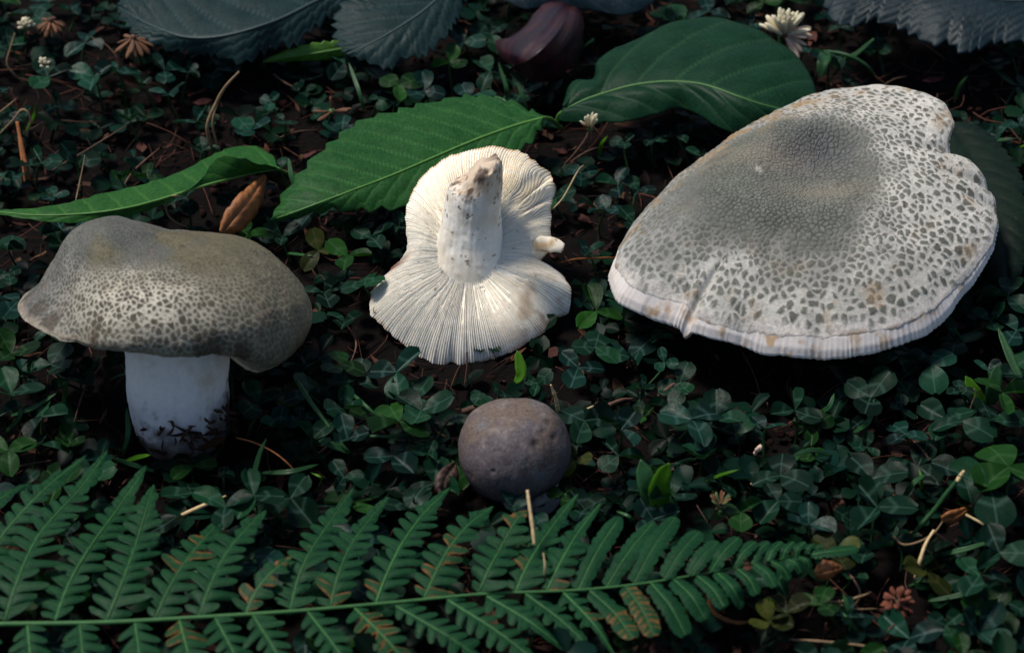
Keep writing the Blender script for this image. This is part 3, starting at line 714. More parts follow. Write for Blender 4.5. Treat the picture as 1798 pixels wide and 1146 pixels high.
# ---- 3. upturned mushroom showing its gills
def upturned_mushroom():
    el = math.radians(63)
    nrm = np.array([0, -math.cos(el), math.sin(el)])
    nrm = nrm + np.array([-0.06, 0, 0]); nrm /= np.linalg.norm(nrm)
    A = at(822, 452, 2.3)
    X = np.array([1.0, 0, 0]); X = X - nrm * (X @ nrm); X /= np.linalg.norm(X); Y = np.cross(nrm, X)
    F = (X, Y, nrm)
    b = at(822, 452, 2.3) * np.array([1, 1, 0]); rl = b
    root = empty('mushroom', b, 'upside-down cream mushroom showing radiating gills and dirt-specked stem', 'mushroom')
    out = [(858, 255), (905, 266), (935, 286), (950, 296), (966, 303), (974, 325), (968, 360), (964, 395), (967, 422), (957, 438), (948, 447), (965, 453), (985, 466), (1003, 503), (998, 525), (975, 536), (962, 541), (961, 546),
           (963, 552), (955, 572), (925, 592), (880, 612), (830, 628), (803, 632), (795, 627), (788, 624), (780, 632), (765, 630), (725, 610), (690, 580), (660, 555), (648, 540), (645, 500), (652, 484), (672, 466), (697, 448), (713, 432), (714, 418), (711, 395), (716, 352), (728, 325), (748, 300), (776, 278), (800, 266), (825, 259)]
    tk = []; Rk = []
    for (x, y) in out:
        d = (on_plane(x, y, A, nrm) - A) / CM
        tk.append(math.atan2(d @ Y, d @ X) % (2 * math.pi)); Rk.append(math.hypot(d @ X, d @ Y))
    ng = 250; n = ng * 8; m = 90
    th = np.arange(n) * 2 * math.pi / n
    R = ring_interp(th, tk, Rk, 5)
    R = R * (1 + 0.012 * vnoise(np.stack([np.cos(th) * 25, np.sin(th) * 25, th * 0], 1), 4))
    t = np.linspace(0, 1, m)
    r0 = 0.75
    r = r0 + (R[:, None] - r0) * t[None, :]
    dg = np.degrees(th)
    def bumpd(c, w_): return np.exp(-(((dg - c + 180) % 360 - 180) / w_) ** 2)
    # height of the gill face over the cap plane
    z = -0.05 + 0.22 * (np.exp(-np.abs(r - 0.9) / 0.35)) + 0.25 * np.sin(np.clip(t, 0, 1) * math.pi)[None, :] * np.ones((n, 1))
    z = z - 0.55 * (t[None, :] ** 5) * (0.5 + 0.5 * bumpd(270, 70)[:, None])
    z = z + (0.5 * bumpd(60, 24) * 1.0 + 0.25 * bumpd(120, 30))[:, None] * t[None, :] ** 2
    z = z - 0.5 * (bumpd(190, 16) + 0.9 * bumpd(352, 10))[:, None] * t[None, :] ** 1.5          # waist folds
    z = z - 0.75 * (bumpd(332, 7))[:, None] * t[None, :] ** 2 + 0.2 * bumpd(345, 8)[:, None] * t[None, :] ** 2
    cr = np.sin(th * 26 + 2.2 * np.sin(th * 9)) * bumpd(52, 16)
    z = z + 0.34 * cr[:, None] * np.exp(-((t - 0.75) / 0.25) ** 2)[None, :]
    warp = 0.045 * bumpd(52, 24)[:, None] * np.sin(t * 11 + 1)[None, :] + 0.012 * fbm(np.stack([np.repeat(np.cos(th) * 4, m), np.repeat(np.sin(th) * 4, m), np.tile(t * 2, n)], 1), 6, 3).reshape(n, m)
    tw = th[:, None] + warp
    ph = tw * ng / (2 * math.pi); f = ph - np.floor(ph)
    gi = np.floor(ph).astype(int) % ng
    gr = np.random.default_rng(2).random(ng)
    start = np.where(gr < 0.42, 0.10 + 0.45 * np.random.default_rng(12).random(ng), 0.0)[gi]
    tri = 1 - np.abs(2 * f - 1)
    groove = tri ** 0.7                                             # 1 on blade edge
    dep = np.interp(t, [0, 0.04, 0.2, 0.6, 0.93, 1.0], [0.0, 0.06, 0.15, 0.17, 0.13, 0.07])[None, :]
    present = sstep(0, 0.05, t[None, :] - start)
    P = polar_verts(A, F, th, r, z)
    blade = groove * dep * (0.35 + 0.65 * present) * (0.85 + 0.3 * gr[gi])
    P = P + (nrm * CM)[None, None, :] * (blade - dep * 0.5)[..., None]
    q = ((P - A) / CM).reshape(-1, 3)
    col = np.tile(np.array([0.92, 0.88, 0.79]), (n * m, 1))
    tf = np.tile(t, n); df = np.repeat(dg, m)
    warm = np.exp(-(((df - 55 + 180) % 360 - 180) / 55) ** 2) * sstep(0.15, 0.7, tf)
    col = mixc(col, np.array([[0.84, 0.70, 0.46]]), 0.35 * warm)
    col = mixc(col, np.array([[0.60, 0.43, 0.24]]), (0.2 * (1 - groove) * np.clip(dep * 5, 0, 1)).ravel())
    edg = sstep(0.955, 1.0, tf) * sstep(-0.35, 0.25, fbm(q * 1.6, 5, 3) + 0.25 * np.cos(np.radians(df - 20)))
    col = mixc(col, np.array([[0.50, 0.30, 0.12]]), 0.8 * edg)
    fr = np.exp(-(((df - 325 + 180) % 360 - 180) / 26) ** 2) * sstep(0.25, 0.9, tf) * sstep(-0.05, 0.4, fbm(q * 1.5, 15, 4))
    col = mixc(col, np.array([[0.42, 0.27, 0.14]]), 0.7 * fr)
    lf = np.exp(-(((df - 180 + 180) % 360 - 180) / 7) ** 2) * sstep(0.6, 0.95, tf)
    col = mixc(col, np.array([[0.20, 0.05, 0.02]]), 0.85 * lf)
    sp = sstep(0.55, 0.64, 0.6 * vnoise(q * 7, 25) + 0.4 * vnoise(q * 17, 26)) * sstep(0.9, 0.2, tf)
    col = mixc(col, np.array([[0.10, 0.055, 0.03]]), 0.8 * sp)
    link('gills', make_mesh('gills', P.reshape(-1, 3) - rl, grid_quads(n, m, True), col=col), M['flesh'], root)
    # outer skin of the cap (underneath)
    n3 = 360; th3 = np.arange(n3) * 2 * math.pi / n3
    f1 = lambda a: np.interp(th3, np.concatenate([th, [2 * math.pi]]), np.concatenate([a, a[:1]]))
    R3 = f1(R); ze = f1(z[:, -1])
    t3 = np.linspace(1, 0, 26)
    r3 = np.maximum(R3[:, None] * t3[None, :], 0.01)
    z3 = ze[:, None] * (t3[None, :] ** 1.5) + (-1.15 * (1 - t3 ** 2.4))[None, :] - 0.06
    P3 = polar_verts(A, F, th3, r3, z3)
    P3[..., 2] = np.maximum(P3[..., 2], 0.001)
    c3 = np.tile(np.array([0.42, 0.36, 0.26]), (n3 * 26, 1))
    link('cap', make_mesh('cap', P3.reshape(-1, 3) - rl, grid_quads(n3, 26, True), col=c3), M['cap'], root)
    # stem, cut obliquely
    sd_ = np.array([0.055, 0.17, 0.98]); sd_ /= np.linalg.norm(sd_)
    p0 = A - nrm * 0.75 * CM
    path = catmull([p0, p0 + sd_ * 1.4 * CM - X * 0.02 * CM, p0 + sd_ * 2.9 * CM + X * 0.03 * CM, p0 + sd_ * 4.0 * CM + X * 0.16 * CM], 110)
    Rr = np.interp(np.linspace(0, 1, 110), [0, 0.1, 0.2, 0.3, 0.42, 0.6, 0.8, 0.93, 1], [1.45, 1.36, 1.24, 1.13, 1.04, 0.97, 0.93, 0.80, 0.58])
    kk = 140
    def sc_(V, al, q):
        w_ = (V + rl - A) / CM
        c = np.tile(np.array([0.84, 0.79, 0.70]), (len(V), 1))
        c = mixc(c, np.array([[0.60, 0.48, 0.32]]), 0.45 * sstep(-0.1, 0.5, fbm(w_ * 1.1, 5, 4)))
        up = sstep(0.3, 0.95, al)
        sp = sstep(0.56 - 0.36 * up, 0.64 - 0.27 * up, 0.55 * vnoise(w_ * 5.5, 45) + 0.45 * vnoise(w_ * 13, 46))
        c = mixc(c, np.array([[0.13, 0.08, 0.05]]), 0.85 * sp * sstep(0.02, 0.2, al))
        c = mixc(c, np.array([[0.42, 0.27, 0.15]]), 0.7 * sstep(0.55, 0.95, al + 0.25 * fbm(w_ * 2, 9, 3)))
        c = mixc(c, np.array([[0.06, 0.035, 0.025]]), 0.8 * sstep(0.05, 0.35, fbm(w_ * 3.2, 19, 4)) * sstep(0.62, 0.85, al))
        return c
    me = stem_mesh(path - rl, Rr, kk, 0.06, 23, 0.012, sc_)
    # shear the top into a ragged slanted cut that rises to a point
    co = np.empty(len(me.vertices) * 3, np.float32); me.vertices.foreach_get('co', co); co = co.reshape(-1, 3)
    al = np.concatenate([np.repeat(np.linspace(0, 1, 110), kk), [0, 1]])
    ctr = np.vstack([np.repeat(path - rl, kk, 0), (path - rl)[0], (path - rl)[-1]])
    off = (co - ctr) / CM
    sx = off @ X; sy = off @ Y
    k = sstep(0.70, 1.0, al)
    co = co + np.outer(k * (0.62 * sx - 0.1 * sy + 0.12 * vnoise(co * 400, 3) - 0.05), sd_) * CM * 1.2
    co = co + np.outer(-k * 0.35 * np.minimum(sx, 0) , X) * CM
    me.vertices.foreach_set('co', co.ravel().astype(np.float32)); me.update()
    link('stem', me, M['flesh'], root)
    # torn curl of gill flesh at the broken edge
    c0 = A + (X * 2.55 + Y * 0.28 + nrm * 0.22) * CM
    fp = lambda x, y, h: on_plane(x, y, A, nrm) + nrm * h * CM
    path = catmull([fp(915, 436, -0.25), fp(945, 430, 0.02), fp(963, 430, 0.04), fp(976, 431, 0.03), fp(988, 436, -0.02)], 24)
    V, Q, T = tube_np(path, np.interp(np.linspace(0, 1, 24), [0, 0.3, 0.7, 1], [0.30, 0.30, 0.28, 0.20]) * CM, 18)
    V = V - np.outer(((V - A) @ nrm) - np.interp((V - A) @ X, (path - A) @ X, (path - A) @ nrm), nrm) * 0.5
    wv = (V - A) / CM
    V = V + np.stack([vnoise(wv * 4, 1), vnoise(wv * 4, 2), vnoise(wv * 4, 3)], 1) * 0.05 * CM
    cc = mixc(np.tile(np.array([0.74, 0.66, 0.52]), (len(V), 1)), np.array([[0.30, 0.18, 0.08]]), 0.85 * sstep(-0.1, 0.35, fbm(wv * 3, 8, 3)))
    link('torn_flap', make_mesh('torn_flap', V - rl, Q, T, col=cc), M['flesh'], root)
    return root

# ---- 4. small round button
def button_mushroom():
    Cc = at(901, 784, 1.75)
    Z = np.array([-0.10, 0.10, 0.98]); Z /= np.linalg.norm(Z)
    X = np.array([1.0, 0, 0]); X = X - Z * (X @ Z); X /= np.linalg.norm(X); Y = np.cross(Z, X)
    b = np.array([Cc[0], Cc[1], 0]) + np.array([0.6, -0.3, 0]) * CM; rl = b
    root = empty('mushroom', b, 'small round brown-grey button mushroom just behind the fern', 'mushroom')
    prof = catmull([(0, 1.55), (0.8, 1.46), (1.45, 1.08), (1.84, 0.4), (1.90, -0.3), (1.68, -1.0), (1.25, -1.42), (0.8, -1.5)], 150) * 0.93
    n, m = 420, 150
    th = np.arange(n) * 2 * math.pi / n
    r = np.maximum(np.tile(prof[:, 0], (n, 1)), 0.003) * (1 + 0.03 * np.cos(th * 2 + 0.5) + 0.02 * np.cos(th * 3))[:, None]
    z = np.tile(prof[:, 1], (n, 1))
    P = polar_verts(Cc, (X, Y, Z), th, r, z)
    nr = grid_normals(P); q = ((P - Cc) / CM).reshape(-1, 3)
    d = 0.09 * fbm(q * 0.8, 4, 3) + 0.012 * fbm(q * 6, 14, 3)
    pits = np.zeros(len(q)); scr = np.zeros(len(q))
    for (x, y, zc, s, dp) in ((945, 775, 3.0, 0.15, 0.07), (965, 735, 3.4, 0.13, 0.05), (958, 752, 3.3, 0.10, 0.05), (862, 832, 2.6, 0.07, 0.05), (978, 762, 2.8, 0.12, 0.05)):
        # nearest cap vertex seen there
        pxs, pys = to_px(P.reshape(-1, 3))
        dep = (P.reshape(-1, 3) - CAM) @ FWD
        near = np.where((np.abs(pxs - x) < 6) & (np.abs(pys - y) < 6))[0]
        if len(near) == 0: continue
        c = q[near[np.argmin(dep[near])]]
        dd = np.linalg.norm(q - c, axis=1)
        k = np.exp(-(dd / s) ** 2); d = d - dp * k; pits = np.maximum(pits, k)
    P = P + nr * (d.reshape(n, m, 1) * CM)
    nz = fbm(q * 0.9, 24, 4); nz2 = fbm(q * 3, 34, 4)
    col = np.tile(np.array([0.118, 0.094, 0.10]), (len(q), 1))
    col = mixc(col, np.array([[0.155, 0.11, 0.085]]), sstep(-0.1, 0.5, nz))
    col = mixc(col, np.array([[0.15, 0.15, 0.165]]), 0.6 * sstep(0.0, 0.5, fbm(q * 1.1, 44, 3)))
    col = mixc(col, np.array([[0.27, 0.225, 0.215]]), 0.5 * sstep(0.1, 0.6, nz2))
    sp = sstep(0.42, 0.56, 0.5 * vnoise(q * 8, 54) + 0.5 * vnoise(q * 19, 55)) * sstep(-0.4, 0.5, nz + 0.3 * q[:, 0])
    strk = sstep(0.35, 0.6, fbm(np.stack([np.arctan2(q[:, 1], q[:, 0]) * 7, q[:, 2] * 0.8, nz], 1), 64, 3)) * sstep(0.6, -0.6, q[:, 2])
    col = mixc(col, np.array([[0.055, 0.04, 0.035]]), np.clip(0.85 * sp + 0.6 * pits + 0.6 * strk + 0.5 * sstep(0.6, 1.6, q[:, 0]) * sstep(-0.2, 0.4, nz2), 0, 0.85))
    link('cap', make_mesh('cap', P.reshape(-1, 3) - rl, grid_quads(n, m, True), col=col), M['cap_button'], root)
    path = catmull([b + np.array([0, 0, -0.005]), b + np.array([-0.1, 0.05, 0.7]) * CM, Cc - Z * 1.0 * CM], 24)
    link('stem', stem_mesh(path - rl, np.linspace(0.95, 1.0, 24), 60, 0.05, 3, 0.02, lambda V, al, q: mixc(np.tile(np.array([0.5, 0.48, 0.48]), (len(V), 1)), np.array([[0.06, 0.035, 0.02]]), sstep(0.25, 0.7, fbm(V * 180, 3, 3) + 0.3))), M['flesh'], root)
    return root

big_mushroom(); standing_mushroom(); upturned_mushroom(); button_mushroom()

# ------------------------------------------------------------------ large fallen leaves
def P3(p): return at(p[0], p[1], p[2])

def big_leaf(name, label, mat, mid, up, lo, teeth=16, tooth=0.10, nv=9, slant=0.35, petiole=None, ribmat=None, group=None, cat='leaf', n=240, k=24, quilt=0.05, bulge=0.1, seed=0, brown=None, rib_r=0.07, curl=0.0, wob=0.12, streak=False):
    mid3 = catmull([P3(p) for p in mid], n); up3 = catmull([P3(p) for p in up], n); lo3 = catmull([P3(p) for p in lo], n)
    origin = mid3[0].copy(); origin[2] = 0
    s = np.linspace(0, 1, n)
    root = empty(name, origin, label, cat, group)
    def saw(ph): f = ph - np.floor(ph); return np.where(f < 0.78, f / 0.78, (1 - f) / 0.22)
    V = np.empty((n, 2 * k + 1, 3)); vein = np.zeros((n, 2 * k + 1)); ty = np.linspace(-1, 1, 2 * k + 1)
    T = np.gradient(mid3, axis=0); T /= np.linalg.norm(T, axis=1)[:, None]
    r_ = np.random.default_rng(seed)
    jit = np.interp(s * teeth, np.arange(teeth + 1), r_.normal(0, 0.25, teeth + 1))
    for side, E in ((-1, lo3), (1, up3)):
        d = E - mid3; L = np.linalg.norm(d, axis=1)[:, None]; dn = d / (L + 1e-9)
        amp = tooth * CM * np.minimum(1, L[:, 0] / (0.6 * CM)) * sstep(0, 0.05, s) * (1 + 0.5 * np.interp(s * teeth, np.arange(teeth + 1), r_.normal(0, 0.5, teeth + 1)))
        E2 = E + dn * (amp * (saw(s * teeth + jit) - 0.5))[:, None]
        for j in range(1, k + 1):
            t = j / k
            c = k + side * j
            V[:, c] = mid3 * (1 - t) + E2 * t + T * (amp * 0.0)[:, None]
            vph = (s * nv - t * slant * nv * 0.25 * (L[:, 0] / L.max() + 0.3) * 1.5)
            f = np.abs((vph - np.floor(vph)) - 0.5) * 2        # 0 mid cell .. 1 on vein
            vv = sstep(0.86, 0.99, f) * (1 - 0.5 * t)
            vein[:, c] = vv
            up_ = np.array([0, -0.25, 1.0])
            V[:, c] += up_ * ((bulge * 4 * t * (1 - t) + quilt * (1 - f ** 2) * min(1, 3 * t) * (1 - 0.6 * t) + curl * t ** 3) * CM)[:, None]
    V[:, k] = mid3; vein[:, k] = 0.0 if streak else 1
    if streak:
        SS, TT = np.meshgrid(s, ty, indexing='ij')
        st_ = fbm(np.stack([TT.ravel() * 9, SS.ravel() * 1.5, SS.ravel() * 0], 1), 3, 4).reshape(SS.shape)
        vein = sstep(-0.2, 0.35, st_); V = V + np.array([0, -0.2, 1.0]) * (0.05 * st_ * CM)[..., None]
    q = V.reshape(-1, 3)
    wv = fbm(q * 45 + seed, 3 + seed, 3) * wob * CM
    tt = np.tile(np.abs(ty), n)
    q = q + np.outer(wv * (0.3 + 0.7 * tt), np.array([0, -0.2, 1.0]))
    br = np.zeros(len(q)) if brown is None else brown(np.repeat(s, 2 * k + 1), np.tile(ty, n), q)
    me = make_mesh('blade', q - origin, grid_quads(n, 2 * k + 1)[:, ::-1], attrs={'vein': vein.ravel(), 'brown': br})
    b = link('blade', me, mat, root)
    sol = b.modifiers.new('thick', 'SOLIDIFY'); sol.thickness = 0.0003; sol.offset = -1
    mw = V[:, k] + np.array([0, 0, 0.0001]) + np.outer(fbm(mid3 * 45 + seed, 3 + seed, 3) * wob * CM * 0.3, np.array([0, -0.2, 1]))
    Vt, Q, Tr = tube_np(mw[::3], np.linspace(rib_r, rib_r * 0.3, len(mw[::3])) * CM, 6)
    link('midrib', make_mesh('midrib', Vt - origin, Q, Tr), ribmat or M['midrib'], root)
    if petiole:
        pp = catmull([mw[0]] + [P3(p) for p in petiole], 14)
        Vt, Q, Tr = tube_np(pp, np.linspace(rib_r, rib_r * 1.3, 14) * CM, 7)
        link('leaf_stalk', make_mesh('leaf_stalk', Vt - origin, Q, Tr), ribmat or M['midrib'], root)
    return root

big_leaf('serrated_leaf', 'broad glossy green serrated leaf lying behind the upside-down mushroom', M['leaf_a'],
         [(955, 207, 2.2), (890, 226, 2.3), (800, 260, 2.4), (700, 303, 2.4), (600, 342, 2.3), (530, 368, 2.0), (476, 387, 1.6)],
         [(955, 205, 2.2), (915, 187, 2.2), (870, 173, 2.3), (820, 168, 2.4), (760, 180, 2.5), (690, 196, 2.6), (630, 214, 2.6), (575, 255, 2.6), (530, 300, 2.4), (498, 340, 2.0), (476, 386, 1.6)],
         [(955, 209, 2.2), (945, 235, 2.0), (910, 272, 1.9), (850, 318, 1.8), (760, 355, 1.8), (700, 364, 1.8), (640, 370, 1.8), (580, 371, 1.8), (530, 381, 1.7), (500, 387, 1.6), (476, 388, 1.6)],
         teeth=15, tooth=0.27, nv=13, slant=0.5, petiole=[(968, 210, 1.6), (985, 225, 0.7)], seed=1, bulge=0.06, quilt=0.05)
big_leaf('long_leaf', 'long narrow green leaf with a folded-up edge lying behind the standing mushroom', M['leaf_b'],
         [(487, 297, 2.0), (440, 305, 2.2), (390, 318, 2.4), (345, 331, 2.4), (290, 348, 2.4), (220, 366, 2.4), (140, 376, 2.3), (60, 378, 2.2), (-20, 370, 2.0)],
         [(487, 295, 2.0), (478, 275, 1.9), (445, 257, 1.9), (400, 262, 2.0), (350, 284, 2.1), (300, 308, 2.2), (240, 326, 2.3), (190, 338, 2.3), (120, 357, 2.3), (50, 366, 2.2), (-20, 368, 2.0)],
         [(487, 297, 2.1), (450, 288, 2.9), (420, 275, 3.2), (396, 272, 3.2), (372, 286, 3.0), (352, 318, 2.6), (310, 349, 2.3), (240, 376, 2.1), (180, 386, 2.1), (110, 391, 2.1), (40, 384, 2.1), (-20, 372, 2.0)],
         teeth=13, tooth=0.11, nv=11, petiole=[(500, 303, 1.7), (520, 309, 1.2)], seed=2, bulge=0.0, quilt=0.04)
big_leaf('dark_leaf', 'large dark green leaf with pale midrib tucked behind the largest mushroom', M['leaf_c'],
         [(990, 196, 1.9), (1040, 172, 2.3), (1110, 150, 2.7), (1180, 143, 3.0), (1240, 150, 3.2), (1300, 172, 3.2), (1360, 190, 3.0), (1440, 205, 2.6)],
         [(988, 192, 1.9), (1005, 150, 2.2), (1042, 142, 2.3), (1052, 108, 2.5), (1100, 80, 2.7), (1170, 48, 2.9), (1230, 34, 3.0), (1290, 40, 3.1), (1350, 66, 3.1), (1400, 102, 3.0), (1428, 150, 2.8), (1440, 203, 2.6)],
         [(988, 200, 1.8), (984, 214, 1.7), (1030, 217, 1.8), (1090, 214, 2.0), (1150, 200, 2.2), (1195, 190, 2.3), (1225, 203, 2.3), (1255, 225, 2.2), (1295, 238, 2.1), (1350, 230, 2.2), (1440, 208, 2.5)],
         teeth=7, tooth=0.05, nv=7, slant=0.6, petiole=[(982, 202, 1.6), (978, 212, 1.1)], seed=3, bulge=0.12, quilt=0.10, wob=0.2)
big_leaf('grey_leaf', 'pale grey-green toothed leaf with raised veins beside the brown dried flower head', M['leaf_grey'],
         [(640, -45, 2.9), (560, 0, 3.0), (480, 38, 3.0), (400, 62, 2.8), (330, 66, 2.6), (265, 45, 2.4), (205, 12, 2.2)],
         [(640, -60, 3.2), (540, -90, 3.4), (440, -80, 3.3), (350, -60, 3.1), (280, -35, 2.8), (225, -5, 2.4), (205, 10, 2.2)],
         [(645, -35, 2.7), (615, 5, 2.6), (585, 30, 2.4), (540, 60, 2.3), (515, 82, 2.1), (490, 82, 2.1), (455, 98, 2.0), (425, 113, 1.9), (390, 102, 2.0), (340, 92, 2.0), (300, 86, 2.0), (250, 72, 2.1), (215, 38, 2.1), (205, 14, 2.2)],
         teeth=24, tooth=0.30, nv=8, slant=0.8, ribmat=M['midrib_grey'], seed=4, bulge=0.05, quilt=0.06, petiole=[(700, -80, 2.4), (740, -110, 1.8)])
big_leaf('grey_leaf', 'blue-grey toothed leaf standing next to the purple petal', M['leaf_grey'],
         [(840, -60, 2.8), (790, -20, 2.9), (740, 22, 2.8), (690, 55, 2.6), (640, 82, 2.3), (605, 97, 2.0)],
         [(838, -70, 3.0), (760, -60, 3.3), (690, -40, 3.3), (630, -15, 3.1), (595, 15, 2.8), (586, 50, 2.4), (592, 80, 2.1), (604, 96, 2.0)],
         [(845, -55, 2.6), (822, -10, 2.5), (805, 30, 2.4), (785, 60, 2.3), (765, 82, 2.1), (742, 100, 2.0), (712, 100, 2.0), (682, 121, 1.8), (640, 108, 1.9), (607, 99, 2.0)],
         teeth=19, tooth=0.30, nv=7, slant=0.8, ribmat=M['midrib_grey'], seed=5, bulge=0.05, quilt=0.06, petiole=[(870, -100, 2.3), (900, -130, 1.6)])
big_leaf('green_leaf', 'bright green toothed leaf edge showing beneath the pale grey-green leaf', M['leaf_bright'],
         [(645, 78, 1.6), (590, 88, 1.6), (540, 96, 1.55), (500, 102, 1.5), (462, 108, 1.4)],
         [(645, 72, 1.7), (590, 72, 1.9), (540, 78, 1.9), (495, 90, 1.7), (462, 107, 1.4)],
         [(645, 82, 1.5), (620, 96, 1.3), (570, 106, 1.2), (510, 108, 1.25), (462, 110, 1.4)],
         teeth=7, tooth=0.12, nv=6, seed=6, n=90, k=6, bulge=0.02, quilt=0.03, petiole=[(670, 72, 1.2), (690, 70, 0.7)])
big_leaf('slate_leaf', 'dark slate-coloured leaf just above the purple petal', M['leaf_slate'],
         [(860, -40, 2.6), (930, -22, 2.7), (1010, -12, 2.7), (1090, -12, 2.6), (1170, -25, 2.4)],
         [(860, -45, 2.7), (930, -80, 3.0), (1010, -85, 3.0), (1090, -65, 2.8), (1170, -27, 2.4)],
         [(862, -35, 2.5), (885, 2, 2.3), (925, 17, 2.2), (975, 14, 2.2), (1030, 18, 2.2), (1095, 29, 2.1), (1140, 10, 2.2), (1170, -22, 2.4)],
         teeth=11, tooth=0.05, nv=8, ribmat=M['midrib_grey'], seed=7, petiole=[(820, -50, 2.0), (790, -60, 1.2)])
big_leaf('slate_leaf', 'broad slate-blue toothed leaf right of the white clover flower, behind the largest mushroom', M['leaf_slate'],
         [(1860, -10, 3.4), (1790, 2, 3.4), (1700, -5, 3.4), (1600, -15, 3.2), (1500, -20, 2.9), (1435, -12, 2.5)],
         [(1860, -60, 3.6), (1780, -95, 3.8), (1680, -100, 3.8), (1580, -90, 3.5), (1490, -60, 3.0), (1435, -14, 2.5)],
         [(1870, 60, 2.8), (1800, 76, 2.7), (1745, 77, 2.6), (1692, 95, 2.4), (1665, 76, 2.5), (1638, 80, 2.4), (1595, 58, 2.4), (1540, 36, 2.5), (1500, 45, 2.3), (1466, 40, 2.3), (1448, 12, 2.4), (1435, -8, 2.5)],
         teeth=20, tooth=0.26, nv=13, slant=1.0, ribmat=M['midrib_grey'], seed=8, quilt=0.05, petiole=[(1900, -15, 2.8), (1950, -20, 2.0)])
big_leaf('dark_toothed_leaf', 'very dark toothed leaf in the shade right of the largest mushroom', M['leaf_dark'],
         [(1660, 215, 1.6), (1700, 270, 1.8), (1735, 340, 1.9), (1760, 420, 1.8), (1775, 520, 1.3)],
         [(1660, 212, 1.6), (1715, 222, 1.9), (1765, 265, 2.0), (1800, 330, 2.0), (1812, 420, 1.8), (1775, 518, 1.3)],
         [(1658, 220, 1.5), (1650, 290, 1.4), (1670, 370, 1.4), (1710, 450, 1.3), (1772, 522, 1.3)],
         teeth=26, tooth=0.12, nv=12, seed=9, ribmat=M['leaf_dark'], petiole=[(1640, 195, 1.0), (1630, 185, 0.5)])
big_leaf('dry_petal', 'cupped purple-brown dead leaf with silky streaks between dark leaves', M['petal'],
         [(1008, 0, 1.9), (990, 40, 2.9), (962, 78, 3.2), (930, 105, 2.8), (900, 116, 2.0)],
         [(1006, -4, 1.9), (955, 4, 2.7), (922, 42, 2.7), (893, 62, 2.5), (870, 70, 2.2), (876, 92, 2.1), (899, 115, 2.0)],
         [(1010, 2, 1.8), (1025, 30, 2.2), (1021, 72, 2.0), (1006, 108, 1.8), (980, 134, 1.6), (940, 140, 1.6), (901, 118, 1.9)],
         teeth=6, tooth=0.04, nv=3, slant=0.2, ribmat=M['twig'], seed=10, bulge=0.12, quilt=0.02, rib_r=0.008, n=120, curl=-0.1, streak=True, petiole=[(1022, -18, 1.2), (1030, -30, 0.6)])
big_leaf('dead_leaf', 'orange-brown dead leaf strip tilted behind the cap of the standing mushroom', M['dead'],
         [(388, 415, 1.5), (410, 385, 1.9), (438, 350, 2.2), (465, 312, 1.9)],
         [(386, 408, 1.6), (395, 375, 2.1), (425, 338, 2.4), (464, 310, 1.9)],
         [(392, 418, 1.3), (425, 402, 1.5), (458, 360, 1.7), (468, 314, 1.8)],
         teeth=6, tooth=0.08, nv=8, ribmat=M['rust'], seed=11, n=60, k=6, rib_r=0.035)
big_leaf('dead_leaf', 'curled dead clover leaf, half brown, left of the round button mushroom', M['dead_dark'],
         [(800, 815, 1.2), (785, 838, 1.5), (775, 870, 1.2)], [(798, 812, 1.3), (772, 825, 1.7), (762, 850, 1.5), (773, 872, 1.2)], [(802, 818, 1.1), (806, 840, 1.2), (795, 862, 1.0), (777, 872, 1.1)],
         teeth=4, tooth=0.03, nv=6, ribmat=M['tan'], seed=12, n=40, k=6, rib_r=0.03)
big_leaf('dead_leaf', 'small brown spotted dead leaf under the fern tip', M['dead'],
         [(1430, 1010, 1.2), (1455, 1003, 1.3), (1478, 1000, 1.1)], [(1430, 1006, 1.2), (1440, 985, 1.5), (1462, 988, 1.4), (1478, 999, 1.1)], [(1431, 1013, 1.1), (1450, 1018, 1.0), (1478, 1002, 1.1)],
         teeth=4, tooth=0.05, nv=5, ribmat=M['twig'], seed=13, n=40, k=6, rib_r=0.03)
big_leaf('dead_leaf', 'small pointed rust-brown leaf scrap beside the pale broken straw', M['dead'],
         [(1652, 915, 1.2), (1675, 908, 1.3), (1705, 890, 1.2)], [(1652, 910, 1.3), (1665, 900, 1.5), (1705, 889, 1.2)], [(1653, 918, 1.1), (1680, 916, 1.1), (1706, 891, 1.2)],
         teeth=3, tooth=0.04, nv=4, ribmat=M['twig'], seed=14, n=30, k=5, rib_r=0.03)

